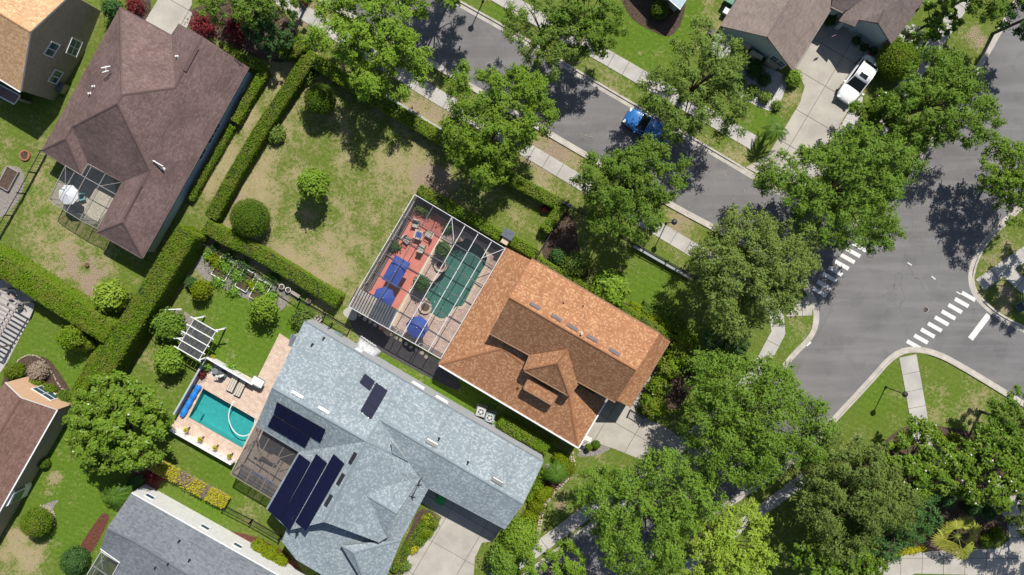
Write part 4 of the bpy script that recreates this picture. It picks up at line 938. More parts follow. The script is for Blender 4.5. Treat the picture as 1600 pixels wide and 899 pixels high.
for a, b_ in zip(hp, hp[1:]): mb.tube(P(*a, -.04), P(*b_, -.04), .05, .05, 6)
mb.build('tube', 'white_canvas', hose)
mb = MB(); mb.bar(P(362,634,.0), P(365,628,.1), .14); mb.build('skimmer_fitting', 'white_paint', hose)

def cage(label, ring, z, wmat, rmat, smat, beams, braces, wallsides, posts, loc, bw=.065, mids=()):
    t = thing('pool_cage', label, 'pool enclosure', P(*loc))
    pts = [P(x, y, z) for x, y in ring]; n = len(pts)
    for i in range(n): MB().bar(pts[i], pts[(i+1) % n], bw*.85, bw*1.1).build('roof_edge_beam', wmat, t)
    for a, b_, m_ in beams: MB().bar(P(*a, z), P(*b_, z), bw, bw*1.1).build('roof_beam', m_ or wmat, t)
    for a, b_ in braces: MB().bar(P(*a, z-.01), P(*b_, z-.01), bw*.7, bw*.7).build('corner_brace', wmat, t)
    MB().poly([(p.x, p.y) for p in pts], z+.07).build('roof_screen', rmat, t)
    for i in wallsides:
        a, b_ = pts[i], pts[(i+1) % n]; mb = MB(); mb.add([(a.x, a.y, .06), (b_.x, b_.y, .06), b_-Vector((0, 0, .06)), a-Vector((0, 0, .06))], [(0, 1, 2, 3)]); mb.build('wall_screen', smat, t)
        L = (b_-a).length; k = max(1, round(L/2.2))
        for j in range(k+1):
            p = a+(b_-a)*(j/k); MB().bar((p.x, p.y, 0), p-Vector((0, 0, .05)), bw*.8).build('post', wmat, t)
        for zz in (.95,): MB().bar((a.x, a.y, zz), (b_.x, b_.y, zz), bw*.6).build('mid_rail', wmat, t)
    return t
Wm, Gm = 'white_metal', 'grey_metal'
cage('large screened pool cage with white roof beams next to the orange roofed house', [(648,304),(789.5,388.5),(688.6,560.6),(544.6,479)], 3.1, Wm, 'screen_mesh', 'screen_wall',
  [((677,322.5),(576,498),Gm),((706,340),(608,514),Wm),((726.5,353),(628,525.5),Wm),((747,365.5),(648.5,537),Wm),((768,378),(669,549),Wm),
   ((630,333.5),(772,418),Gm),((610.5,363),(755,447),Gm),((593,391.5),(737,476),Gm),((577,421),(719,507),Gm),((560,450),(703,536),Gm)],
  [((706,340),(709,376)),((789.5,388.5),(753.6,403)),((608,514),(621,485))], [0, 2, 3], [], (670, 430))
# pan roof over the south west corner
pr_ = thing('patio_roof', 'ribbed metal patio roof over the south west corner of the large cage', 'patio roof', P(590, 480))
c0, c1, c2, c3 = P(559,449.5,3.25), P(621.5,485,3.25), P(607,514.5,3.0), P(544,479,3.0)
for k in range(16):
    u0, u1 = k/16, (k+1)/16-.008; q = [c0+(c1-c0)*u0, c0+(c1-c0)*u1, c3+(c2-c3)*u1, c3+(c2-c3)*u0]
    d = Vector((0, 0, .05)); mb = MB(); vs = [p-d for p in q]+q; mb.add(vs, [(4, 5, 6, 7), (3, 2, 1, 0), (0, 1, 5, 4), (1, 2, 6, 5), (2, 3, 7, 6), (3, 0, 4, 7)])
    pn_ = mb.build('roof_panel', 'pan_light' if k < 8 else 'pan_dark', pr_)
    mb = MB(); mb.bar(q[0]+d*.5, q[3]+d*.5, .07, .07); mb.build('rib', 'dark_metal', pn_)
for p in (c2, c3): MB().bar((p.x, p.y, 0), p-Vector((0, 0, .1)), .1).build('post', 'white_metal', pr_)
cage('small grey framed screen cage at the back of the mauve roofed house', [(102.5,259),(127,274),(137.5,256),(193,284.5),(152,357.5),(125,344),(104,331),(87.5,320),(76,311)], 2.75, 'pan_light', 'screen_mesh', 'screen_wall',
  [((116,270),(87.5,320),None),((142.5,261),(104,331),None),((165,271),(125,343),None),((88,285),(100,292),None),((127,274),(181,304),None)],
  [((102.5,259),(102,290)),((193,284.5),(155,291)),((76,311),(88,302))], [4, 5, 6, 7, 8], [], (130, 300), bw=.045)
cage('screen cage with beige frame over the tan patio beside the teal pool', [(399.6,665),(469,706.5),(425,779.5),(360.5,741)], 3.2, 'coping', 'screen_dark', 'screen_wall',
  [((422.6,681.6),(384,753),None),((445.5,694.5),(406,767),None),((385,694.5),(450,738),None),((371,719),(436,760),None)],
  [((399.6,665),(407,705)),((468,706.5),(437,716)),((361,741),(380,722))], [1, 2, 3], [], (415, 720), bw=.08)
cage('dark screened porch beside the slate roof at the bottom edge', [(158,862),(186,880),(150,945),(120,925)], 2.6, 'white_metal', 'screen_dark', 'screen_wall', [((145,884),(172,902),None)], [((158,862),(160,890))], [2, 3], [], (150, 890), bw=.07)

# ======================= FURNITURE =======================
def copy_tree(o, parent=None):
    c = o.copy(); C.objects.link(c)
    if parent is not None: c.parent = parent
    for ch in list(o.children): copy_tree(ch, c)
    return c
def place(o, x, y, z=0.0, rot=0.0, label=None, group=None, sc=None):
    o.location = P(x, y, z) if z else P(x, y); o.location.z = z if z < .5 else 0
    o.rotation_euler.z = rot
    if label: o['label'] = label
    if group: o['group'] = group
    if sc: o.scale = (sc, sc, sc)
    return o
def umbrella(label, mat, r, n=8, h=2.3, rise=.45, flaps=True, pole='white_metal', sq=None):
    t = thing('patio_umbrella', label, 'umbrella', (0, 0, 0))
    ring = [Vector((math.cos(2*math.pi*i/n+.39)*r, math.sin(2*math.pi*i/n+.39)*r, h)) for i in range(n)] if sq is None else [Vector((x*sq[0]/2, y*sq[1]/2, h)) for x, y in ((-1,-1),(0,-1),(1,-1),(1,0),(1,1),(0,1),(-1,1),(-1,0))]
    top = Vector((0, 0, h+rise)); mb = MB()
    for i in range(len(ring)):
        a, b_ = ring[i], ring[(i+1) % len(ring)]; m_ = (a+b_)/2*.97; m_.z = h+.02; d = Vector((0, 0, .16))
        mb.add([top, a, m_, b_, a-d, m_-d, b_-d], [(0, 1, 2), (0, 2, 3), (1, 4, 5, 2), (2, 5, 6, 3)])
    mb.build('canopy', mat, t)
    mb = MB()
    for a in ring: mb.bar(top-Vector((0, 0, .05)), a-Vector((0, 0, .03)), .03)
    mb.build('ribs', 'grey_metal', t)
    mb = MB(); mb.tube((0, 0, 0), top+Vector((0, 0, .12)), .03, .03); mb.build('pole', pole, t)
    mb = MB(); mb.tube((0, 0, .03), (0, 0, .12), .26, .2, 14); mb.build('base', 'dark_metal', t); return t
gU = 'blue umbrellas under the large screen cage'
u = umbrella('', 'blue_canvas', 1.05, sq=(1.55, 2.5)); place(u, 619, 424, 2.3, ANG, 'large rectangular blue umbrella on the red terrace', gU); u.location = P(619,424,2.3)*1; u.location.z = 0.05
u = umbrella('', 'blue_canvas', 1.0); p = P(600,465,2.3); u.location = (p.x, p.y, .05); u.rotation_euler.z = .3; u['label'] = 'octagonal blue umbrella half under the ribbed metal patio roof'; u['group'] = gU
u2 = copy_tree(u); p = P(652,511,2.3); u2.location = (p.x, p.y, .05); u2.rotation_euler.z = .1; u2.scale = (1.03, 1.03, 1); u2['label'] = 'octagonal blue umbrella on the pink pavers south of the pool'
uw = umbrella('white octagonal umbrella inside the small cage of the mauve roofed house', 'white_canvas', .92, 8, 2.1, .35); p = P(107.5,304.5,2.1); uw.location = (p.x, p.y, .04)
def chair():
    t = thing('patio_chair', '', 'chair', (0, 0, 0))
    MB().box((0, 0, .42), (.56, .54, .1)).build('seat', 'cushion_stripe', t)
    mb = MB(); mb.bar((0, -.26, .5), (0, -.36, .95), .52, .08, up=(1, 0, 0)); 
    mb = MB(); mb.add([(-.27,-.24,.46),(.27,-.24,.46),(.27,-.4,.98),(-.27,-.4,.98),(-.27,-.32,.46),(.27,-.32,.46),(.27,-.47,.98),(-.27,-.47,.98)], [(0,1,2,3),(7,6,5,4),(3,2,6,7),(0,3,7,4),(1,5,6,2),(0,4,5,1)]); bk = mb.build('backrest', 'cushion_stripe', t)
    mb = MB()
    for k in range(4): mb.box((-.2+.133*k, .0, .475), (.045, .5, .012)); mb.add([(-.22+.133*k,-.23,.47),(-.18+.133*k,-.23,.47),(-.18+.133*k,-.385,.97),(-.22+.133*k,-.385,.97)], [(0,1,2,3)])
    mb.build('stripes', 'dark_metal', bk)
    for s in (-1, 1): mb = MB(); mb.bar((s*.31, .26, .64), (s*.31, -.3, .64), .05, .04); mb.build('armrest', 'dark_metal', t)
    for sx in (-1, 1):
        for sy in (-1, 1): MB().bar((sx*.29, sy*.25, 0), (sx*.31, sy*.26, .64), .04).build('leg', 'dark_metal', t)
    return t
gC = 'cushioned chairs round the square table on the red terrace'; ch = chair(); ch['group'] = gC
cs = [(649.5,351,R(180)+ANG+R(15),'striped chair north of the square table on the red terrace'),(670,366,R(90)+ANG,'striped chair east of the square table on the red terrace'),(636,375,R(-90)+ANG-R(10),'striped chair west of the square table on the red terrace'),(659,387,R(10)+ANG,'striped chair south of the square table on the red terrace')]
for i, (x, y, a, lb) in enumerate(cs):
    c = ch if i == 0 else copy_tree(ch); c.location = P(x, y, .5); c.location.z = .05; c.rotation_euler.z = a; c['label'] = lb
tb = thing('patio_table', 'square patio table with a blue tiled top among four striped chairs', 'table', P(654, 367))
c = P(654, 367, .7)
MB().box(c, (.85, .85, .05), ANG+.2).build('tabletop', 'coping', tb); MB().box(c+Vector((0, 0, .035)), (.5, .5, .03), ANG+.2).build('tile_inset', 'blue_canvas', tb)
for sx in (-1, 1):
    for sy in (-1, 1): v = Matrix.Rotation(ANG+.2, 3, 'Z') @ Vector((sx*.36, sy*.36, 0)); MB().bar(Vector((c.x+v.x, c.y+v.y, .04)), Vector((c.x+v.x, c.y+v.y, .68)), .05).build('leg', 'dark_metal', tb)
def lounger():
    t = thing('sun_lounger', '', 'sun lounger', (0, 0, 0))
    MB().box((0, -.25, .3), (.62, 1.25, .1)).build('mattress', 'stripe_tan', t)
    mb = MB(); mb.add([(-.31,.38,.26),(.31,.38,.26),(.31,.95,.55),(-.31,.95,.55),(-.31,.38,.36),(.31,.38,.36),(.31,.95,.65),(-.31,.95,.65)], [(4,5,6,7),(3,2,1,0),(0,1,5,4),(1,2,6,5),(2,3,7,6),(3,0,4,7)]); mb.build('backrest', 'stripe_tan', t)
    mb = MB()
    for s in (-1, 0, 1): mb.box((s*.2, -.25, .357), (.09, 1.24, .012)); mb.add([(s*.2-.045,.39,.375),(s*.2+.045,.39,.375),(s*.2+.045,.94,.66),(s*.2-.045,.94,.66)], [(0,1,2,3)])
    mb.build('stripes', 'cushion_stripe', t)
    for sx in (-1, 1):
        MB().bar((sx*.32, -.88, .22), (sx*.32, .9, .22), .05).build('side_rail', 'dark_metal', t)
        for y in (-.75, .7): MB().bar((sx*.3, y, 0), (sx*.3, y, .25), .05).build('leg', 'dark_metal', t)
    return t
gL = 'sun loungers by the teal pool'; l0 = lounger(); l0['group'] = gL; l0['label'] = 'striped sun lounger by the teal pool, nearer the black round seat'
l0.location = P(364.5, 598, .3); l0.location.z = .04; l0.rotation_euler.z = ANG+R(4)
l1 = copy_tree(l0); l1.location = P(376, 605, .3); l1.location.z = .04; l1['label'] = 'striped sun lounger by the teal pool, nearer the grey covered grill'
gr = thing('covered_grill', 'grey covered grill at the corner of the teal pool terrace', 'grill', P(404, 597)); MB().box(P(402.5, 597, .5), (1.0, .62, .95), ANG).build('cover', 'greygreen_plastic', gr); MB().box(P(402.5, 597, .99), (1.1, .7, .05), ANG).build('lid', 'white_canvas', gr)
rg = thing('round_rug', 'white rug laid on the terrace at the head of the teal pool', 'rug', P(341, 576)); MB().prism([(p.x, p.y) for p in pxs([(333,560),(361,577),(353,594),(322,578)])], .04, .055).build('cloth', 'white_canvas', rg)
for x, y, r, mt, lb in ((336,580,.28,'pan_dark','small round dark grey table on the white rug'),(347,585,.42,'dark_metal','round black fire bowl on the white rug')):
    t = thing('round_table', lb, 'table', P(x, y)); mb = MB(); mb.tube(P(x, y, .4), P(x, y, .46), r, r, 20); mb.build('top', mt, t); mb = MB(); mb.tube(P(x, y, .05), P(x, y, .42), r*.5, r*.3, 12); mb.build('pedestal', 'dark_metal', t)
cr = thing('garden_figure', 'white bird shaped ornament stretching over the black fire bowl', 'ornament', P(343, 589)); mb = MB(); mb.tube(P(334,590,.7), P(345,588,1.0), .05, .14, 8); mb.tube(P(345,588,1.0), P(350,586,.9), .14, .04, 8); mb.tube(P(340,590,.85), P(337,586,.8), .05, .03, 6); mb.build('body', 'white_paint', cr); mb = MB(); mb.tube(P(343,589,.05), P(343,589,.9), .03); mb.build('stand', 'white_paint', cr)
rc = thing('pool_cover_roll', 'bright blue rolled pool cover lying beside the teal pool', 'pool cover', P(298, 626)); a, b_ = P(311,603,.3), P(284,650,.3); mb = MB(); k = 14
for i in range(k):
    p0, p1 = a+(b_-a)*(i/k), a+(b_-a)*((i+1)/k); mb.tube(p0, p1, .26+.04*math.sin(i*1.7), .26+.04*math.sin((i+1)*1.7), 12, cap=i in (0, k-1))
mb.build('roll', 'blue_cover', rc)
mb = MB(); mb.bar(P(312,600,.3), P(283,653,.3), .05); mb.build('axle', 'white_metal', rc)
tb = thing('patio_table', 'pale square table inside the dark screen cage beside the teal pool', 'table', P(415, 712)); MB().box(P(404,710,.7), (.7, .7, .05), ANG).build('tabletop', 'coping', tb); MB().box(P(429,718,.7), (.75, .75, .05), ANG).build('tabletop', 'coping', tb); MB().bar(P(404,712,.5), P(430,726,.5), .2, .3).build('bench', 'wood_brown', tb)
for x, y in ((404,711),(429,719)): MB().bar(P(x, y, .04), P(x, y, .68), .1).build('pedestal', 'wood_brown', tb)
tc = thing('pool_noodle', 'thin light blue pole leaning inside the dark screen cage', 'pole', P(408, 746)); MB().bar(P(395,737,.9), P(427,756,.9), .07).build('pole', 'blue_cover', tc)
for x, y, lb in ((128,309,'teal folding chair beside the white umbrella'),):
    t = thing('folding_chair', lb, 'chair', P(x, y)); MB().box(P(x, y, .45), (.5, .5, .05), .3).build('seat', 'teal_canvas', t); MB().box(P(x-2, y-5, .75), (.5, .06, .6), .3).build('backrest', 'teal_canvas', t)
    for dx in (-.2, .2): MB().bar(P(x, y, .0)+Vector((dx, 0, 0)), P(x, y, .44)+Vector((dx, 0, 0)), .04).build('leg', 'white_metal', t)
# pergola with dark fabric
pg = thing('pergola', 'white pergola with rows of dark fabric between its rafters on the lawn', 'pergola', P(310, 530)); z = 2.5
A0, A1, B1, B0 = P(303.5,498,z), P(337,517,z), P(310,563,z), P(277.5,544,z)
for k in range(5):
    u = k/4; p, q = A0+(B0-A0)*u, A1+(B1-A1)*u; d = (q-p).normalized(); MB().bar(p-d*.35, q+d*.25, .07, .12).build('rafter', 'white_paint', pg)
for p, q in ((A0, B0), (A1, B1)):
    d = (q-p).normalized(); MB().bar(p-d*.1-Vector((0,0,.13)), q+d*.1-Vector((0,0,.13)), .08, .12).build('beam', 'white_paint', pg)
for k in range(4):
    for j in range(5):
        u0, u1 = k/4+.03, (k+1)/4-.03; v0, v1 = j/5+.01, (j+1)/5-.01
        def Q(u, v): return (A0*(1-v)+A1*v)*(1-u)+(B0*(1-v)+B1*v)*u
        q = [Q(u0, v0), Q(u1, v0), Q(u1, v1), Q(u0, v1)]; m_ = (Q(u0, (v0+v1)/2)-Vector((0, 0, .12)), Q(u1, (v0+v1)/2)-Vector((0, 0, .12)))
        mb = MB(); mb.add([q[0], q[1], m_[1], m_[0], q[3], q[2]], [(0, 1, 2, 3), (3, 2, 5, 4)]); mb.build('fabric_panel', 'charcoal_canvas', pg)
for p in (A0, A1, B0, B1): MB().bar((p.x, p.y, 0), p-Vector((0, 0, .1)), .12).build('post', 'white_paint', pg)
for a, b_ in (((337,516),(351,514)),((310,563),(321,559)),((303,498),(319,495))): MB().bar(P(*a, 2.4), P(*b_, 2.4), .09, .12).build('bracket', 'white_paint', pg)
tr_ = thing('garden_arbour', 'white slatted arbour seat half hidden behind the round leafy shrub', 'arbour', P(277, 512))
for k in range(6): MB().bar(P(262+5*k, 505+3*k, 1.9), P(271+5.5*k, 520+2*k, 1.9), .07).build('slat', 'white_paint', tr_)
for a, b_ in (((260,505),(292,522)),((269,529),(296,528)),((258,484),(284,483)),((258,486),(262,505))): MB().bar(P(*a, 2.0), P(*b_, 2.0), .09).build('rail', 'white_paint', tr_)
for x, y in ((262,505),(292,524),(272,528)): MB().bar(P(x, y, 0), P(x, y, 2.0), .1).build('post', 'white_paint', tr_)
# fences round the teal pool
def fence(label, pts, h, mat, style, wdt=.03, gap=.14, post=.1, sp=2.4, zt=None, name='fence'):
    c = [P(x, y) for x, y in pts]; t = thing(name, label, 'fence', c[0]); pk = MB()
    for a, b_ in zip(c, c[1:]):
        L = (b_-a).length; n = max(1, round(L/sp)); d = (b_-a)/L
        for i in range(n+1): 
            p = a+d*(L*i/n); MB().bar(p, p+Vector((0, 0, h+.06)), post).build('post', mat, t)
        if style == 'solid':
            for i in range(n):
                p, q = a+d*(L*i/n+post/2), a+d*(L*(i+1)/n-post/2); MB().bar(p+Vector((0, 0, h/2)), q+Vector((0, 0, h/2)), .05, h-.1).build('panel', mat, t)
            MB().bar(a+Vector((0, 0, h)), b_+Vector((0, 0, h)), .16, .08).build('top_rail', mat, t)
        else:
            for zz in (.12, h-.05): MB().bar(a+Vector((0, 0, zz)), b_+Vector((0, 0, zz)), wdt*1.8).build('rail', mat, t)
            m_ = int(L/gap)
            for i in range(m_): p = a+d*(i*gap+gap/2); pk.bar(p+Vector((0, 0, .05)), p+Vector((0, 0, h)), wdt*.7)
    if pk.v: pk.build('pickets', mat, t, kind='stuff')
    return t
fence('white panelled pool fence along the lawn behind the sun loungers', [(330,556),(400,597)], 1.15, 'white_paint', 'solid', post=.13, sp=1.6)
fence('grey white pool fence along the left end of the teal pool', [(329,557),(280,643)], 1.15, 'stucco_grey', 'solid', post=.13, sp=1.5)
fence('white pool fence along the lower lawn side of the teal pool', [(275,668),(367,720)], 1.15, 'white_paint', 'solid', post=.13, sp=1.35)
BK = 'dark_metal'
fence('black metal fence along the front pavement behind the long clipped hedge', [(482,80),(560,128),(640,178),(700,212),(790,265),(885,318)], 1.2, BK, 'bars')
fence('black metal fence between pavement and lawn east of the orange roofed house', [(890,322),(970,370),(1040,408),(1095,440)], 1.2, BK, 'bars')
fence('black metal fence running from the street corner down to the orange roofed house', [(886,325),(862,362),(838,402)], 1.2, BK, 'bars')
fence('dark wire fence at the far left between two back gardens', [(75,238),(40,303),(0,372),(-20,405)], 1.2, BK, 'bars', gap=.3)
fence('black fence behind the vegetable garden below the long hedge', [(318,378),(400,423),(470,468),(548,512)], 1.2, BK, 'bars')
fence('black fence running down the lawn between gold hedge and mulch bed', [(352,790),(395,812),(440,838)], 1.1, BK, 'bars')
fence('low dark fence on the lawn beside the small side gate', [(520,505),(500,545),(493,552)], 1.1, BK, 'bars')
fence('short black fence beside the concrete drive by the glossy shrub', [(985,640),(1003,652)], 1.1, BK, 'bars')
# white block wall cap beside the street hedge
wl_ = thing('garden_wall', 'low pale wall along the front pavement beside the clipped hedge', 'wall', P(690, 205))
for a, b_ in (((600,148),(690,203)),((990,385),(1078,435)),((838,290),(890,322))): MB().bar(P(*a, .25), P(*b_, .25), .2, .5).build('coping_block', 'stucco_grey', wl_)
# left pergola
pl = thing('pergola', 'weathered slatted timber pergola over the patio at the left edge', 'pergola', P(10, 490)); z = 2.6
T0, T1 = P(-30,438,z), P(32,474,z); dn = P(-10,545,z)-P(32,474,z)
for k in range(12):
    a = T0+dn*(k/11)*1.0; b_ = T1+dn*(k/11); MB().bar(a, b_, .12, .1).build('slat', 'wood_grey', pl)
for v in (.1, .5, .95):
    a = T0+(T1-T0)*v; MB().bar(a-Vector((0, 0, .12)), a+dn-Vector((0, 0, .12)), .12, .14).build('beam', 'wood_grey', pl)
for p in (T1, T1+dn, T0+(T1-T0)*.4): MB().bar((p.x, p.y, 0), p-Vector((0, 0, .15)), .14).build('post', 'wood_grey', pl)
for x, y, r, lb in ((18,462,.5,'round white metal garden chair beside the left pergola, upper one'),(30,480,.4,'small dark metal garden chair in the shade of the left pergola')):
    t = thing('garden_chair', lb, 'chair', P(x, y)); mb = MB(); mb.tube(P(x, y, .42), P(x, y, .47), r*.7, r*.7, 14); mb.build('seat', 'wood_grey' if r > .45 else 'dark_metal', t)
    mb = MB(); n = 10
    for i in range(n): a0, a1 = 2.8*i/n, 2.8*(i+1)/n; c = P(x, y, .8); mb.bar(c+Vector((math.cos(a0)*r, math.sin(a0)*r, 0)), c+Vector((math.cos(a1)*r, math.sin(a1)*r, 0)), .07)
    mb.build('backrest', 'white_metal' if r > .45 else 'dark_metal', t)
    for a in (.5, 2.2, 4.0, 5.5): MB().bar(P(x, y)+Vector((math.cos(a)*r*.6, math.sin(a)*r*.6, 0)), P(x, y, .42)+Vector((math.cos(a)*r*.6, math.sin(a)*r*.6, 0)), .04).build('leg', 'dark_metal', t)
# covered trailer, bins, air conditioners
tr = thing('covered_boat', 'long low shape under a silver grey tarpaulin beside the blue grey roof', 'tarpaulin', P(574, 546))
a, b_ = P(561,537,0), P(588,555,0); d = (b_-a); L = d.length; d.normalize(); s_ = Vector((-d.y, d.x, 0)); mb = MB(); NX, NY = 12, 8; vs = []
for i in range(NX+1):
    for j in range(NY+1):
        u, v = i/NX, j/NY*2-1; hgt = .95*(1-abs(v)**4)*(1-(abs(u*2-1))**6*.8)+.07*math.sin(i*1.9+j)*.7
        vs.append(a+d*(L*(u*1.2-.1))+s_*(v*.62*(1-.12*abs(u*2-1)**3))+Vector((0, 0, max(.02, hgt))))
mb.add(vs, [(i*(NY+1)+j, (i+1)*(NY+1)+j, (i+1)*(NY+1)+j+1, i*(NY+1)+j+1) for i in range(NX) for j in range(NY)]); mb.build('tarpaulin', 'silver_tarp', tr, smooth=False)
mb = MB()
for k in range(6): p = a+d*(-.1+k*.28)+s_*.78; mb.bar(p, p+Vector((0, 0, .5)), .05)
mb.bar(a-d*.2+s_*.78+Vector((0,0,.5)), a+d*1.5+s_*.78+Vector((0,0,.5)), .05); mb.build('frame', 'white_metal', tr)
def bin_(label, x, y, mat, lidm, w=.55, l=.7, h=1.0, a=ANG):
    t = thing('wheeled_bin', label, 'bin', P(x, y)); c = P(x, y, 0); mb = MB(); vs = []
    for z, k in ((.0, .82), (h, 1.0)):
        for sx, sy in ((-1,-1),(1,-1),(1,1),(-1,1)): v = Matrix.Rotation(a, 3, 'Z') @ Vector((sx*w/2*k, sy*l/2*k, z)); vs.append(c+v)
    mb.add(vs, [(3,2,1,0),(0,1,5,4),(1,2,6,5),(2,3,7,6),(3,0,4,7),(4,5,6,7)]); mb.build('body', mat, t)
    MB().box(c+Vector((0, 0, h+.03)), (w+.06, l+.08, .07), a).build('lid', lidm, t)
    for sx in (-1, 1): v = Matrix.Rotation(a, 3, 'Z') @ Vector((sx*w*.45, -l*.38, .12)); q = c+v; u_ = Vector((math.cos(a), math.sin(a), 0))*.04; mb = MB(); mb.tube(q-u_, q+u_, .12, .12, 12); mb.build('wheel', 'tyre', t)
bin_('pale grey green wheeled bin standing between the covered boat and the side gate', 530, 524, 'greygreen_plastic', 'greygreen_plastic', .8, .7)
bin_('green wheeled bin beside the taupe roofed house near the top edge', 1137, 3, 'green_plastic', 'green_plastic', .75, .8)
bin_('yellow lidded bin next to the green one at the top edge', 1147, -6, 'green_plastic', 'yellow_plastic')
bin_('white sack like bin below the green bin by the taupe roof', 1132, 20, 'white_canvas', 'white_canvas', .4, .5, .6)
bin_('bright green lidded bin in the shaded yard below the blue grey roof', 690, 776, 'green_plastic', 'bright_green_plastic', .75, .7)
bin_('small black bin on the dry lawn near the top right bins', 1109, 52, 'dark_metal', 'dark_metal', .5, .5, .6)
def ac(label, x, y, mat, a=ANG+R(15)):
    t = thing('air_conditioner', label, 'air conditioner', P(x, y)); c = P(x, y); MB().box(c+Vector((0, 0, .45)), (.85, .85, .8), a).build('case', mat, t)
    mb = MB(); n = 20
    for i in range(n): a0, a1 = 2*math.pi*i/n, 2*math.pi*(i+1)/n; mb.bar(c+Vector((math.cos(a0)*.33, math.sin(a0)*.33, .88)), c+Vector((math.cos(a1)*.33, math.sin(a1)*.33, .88)), .05)
    mb.tube(c+Vector((0, 0, .85)), c+Vector((0, 0, .92)), .09, .09, 10); mb.build('fan_ring', 'white_metal', t)
    mb = MB(); mb.tube(c+Vector((0, 0, .83)), c+Vector((0, 0, .862)), .31, .31, 20); fn_ = mb.build('grille', 'grey_metal', t)
    mb = MB()
    for i in range(5): q = Matrix.Rotation(i*1.2566, 3, 'Z') @ Vector((.28, 0, 0)); mb.bar(c+Vector((0, 0, .875)), c+q+Vector((0, 0, .875)), .09, .02)
    mb.build('blades', 'concrete_grey', fn_)
    MB().box(c+Vector((0, 0, .02)), (1.05, 1.05, .08), a).build('pad', 'concrete_grey', t)
ac('white air conditioner, left of the pair beside the orange roofed house', 752, 641, 'concrete_grey'); ac('green tinted air conditioner, right of the pair beside the orange roofed house', 765.5, 650, 'greygreen_plastic'); ac('white air conditioner on the white wall side of the slate roofed house', 412, 862, 'white_paint')
# stepping stones along the cage
for i, (x, y) in enumerate(((88,318),(122,340),(165,373),(210,397),(252,424),(298,450),(342,473),(383,503),(431,533),(470,552),(515,585),(556,612),(603,635),(650,664),(688,697))):
    n = 9; c = P(x/5.45+540, y/5.45+430); rr = .19*random.uniform(.85, 1.1); ring = [(c.x+math.cos(2*math.pi*k/n)*rr*random.uniform(.85, 1.1), c.y+math.sin(2*math.pi*k/n)*rr*random.uniform(.85, 1.1)) for k in range(n)]
    o = MB().prism(ring, .0, .07).build('stepping_stone', 'stone', loc=c); tag(o, ['round stepping stone under the west end of the ribbed roof, first of the row','second stepping stone from the west end of the cage row','third stepping stone from the west end of the cage row','fourth stepping stone from the west end of the cage row','fifth stepping stone from the west end of the cage row','sixth stepping stone from the west end of the cage row','seventh stepping stone, just past the ribbed roof','middle stepping stone of the row south of the cage','reddish stepping stone just east of the middle one','sixth stepping stone from the orange roof end','fifth stepping stone from the orange roof end','fourth stepping stone from the orange roof end','third stepping stone from the orange roof end','second stepping stone from the orange roof end','last stepping stone of the row next to the orange roof'][i], 'stepping stone', 'stepping stones south of the large cage')
# stone edging
def edging(label, pts, sz=.22, wn=2):
    c = [P(x, y) for x, y in pts]; t = thing('stone_edging', label, 'stone edging', c[0]); k = 0
    for a, b_ in zip(c, c[1:]):
        L = (b_-a).length; d = (b_-a)/L; s_ = Vector((-d.y, d.x, 0))
        for i in range(int(L/sz)):
            for j in range(wn):
                q = a+d*((i+random.uniform(.3, .7))*sz)+s_*((j-wn/2+.5)*sz*.95+random.uniform(-.03, .03)); n = 6; r = sz*.5*random.uniform(.75, 1.1)
                ring = [(q.x+math.cos(2*math.pi*m/n+i)*r*random.uniform(.8, 1.1), q.y+math.sin(2*math.pi*m/n+i)*r*random.uniform(.8, 1.1)) for m in range(n)]
                MB().prism(ring, .0, random.uniform(.05, .13)).build('stone', 'stone', t); k += 1
edging('curving pale stone edging between the lawn and the gold shrubs', chaikin([(893,706),(897,730),(892,740),(872,763),(855,780),(845,805),(842,830),(836,848)], 1))
edging('short stone edging curving beside the ball shrub on the lower left lawn', chaikin([(61,792),(70,790),(80,796),(86,808),(84,822)], 1), .16)
edging('curved stone edging round the mulch bed near the red brown roof', chaikin([(15,575),(40,554),(62,556),(80,578),(92,603),(110,615)], 1), .14, 1)
# raised beds in the vegetable garden
def rbed(label, x, y, w, l, mat='white_paint', a=ANG):
    t = thing('raised_bed', label, 'raised bed', P(x, y)); c = P(x, y)
    for sx, sy, ww, ll in ((0, -1, w, .06), (0, 1, w, .06), (-1, 0, .06, l), (1, 0, .06, l)):
        v = Matrix.Rotation(a, 3, 'Z') @ Vector((sx*w/2*.99, sy*l/2*.99, .16)); MB().box(c+v, (ww*.97 if sy else ww, ll*.97 if sx else ll, .32), a).build('side_board', mat, t)
    MB().box(c+Vector((0, 0, .12)), (w*.95, l*.95, .24), a).build('soil', 'mulch_brown', t)
rbed('white edged raised bed at the lower right end of the vegetable garden', 408, 455, 1.3, 1.9); rbed('white edged raised bed in the middle of the vegetable garden', 385, 438, 1.2, 1.9); rbed('white edged raised bed at the upper left end of the vegetable garden', 350, 420, 1.4, 1.9)
rbed('grey raised planter full of soil near the left edge', 15, 280, 1.1, 2.0, 'wood_grey', ANG)
for x, y, lb in ((440,448,'white plastic pot beside the black garden fence, left one'),(450,453,'white plastic pot beside the black garden fence, right one'),(482,470,'grey round pot beside the black garden fence')):
    t = thing('garden_pot', lb, 'pot', P(x, y)); mb = MB(); mb.tube(P(x, y), P(x, y, .45), .18, .25, 14); mb.build('pot', 'white_canvas' if x < 470 else 'gravel_grey', t); mb = MB(); mb.tube(P(x, y, .4), P(x, y, .47), .2, .2, 14); mb.build('soil', 'mulch_brown', t)
bt = thing('garden_bench', 'narrow pale bench beside the black garden fence', 'bench', P(462, 460)); MB().bar(P(455,456,.42), P(468,464,.42), .3, .05).build('seat', 'wood_grey', bt)
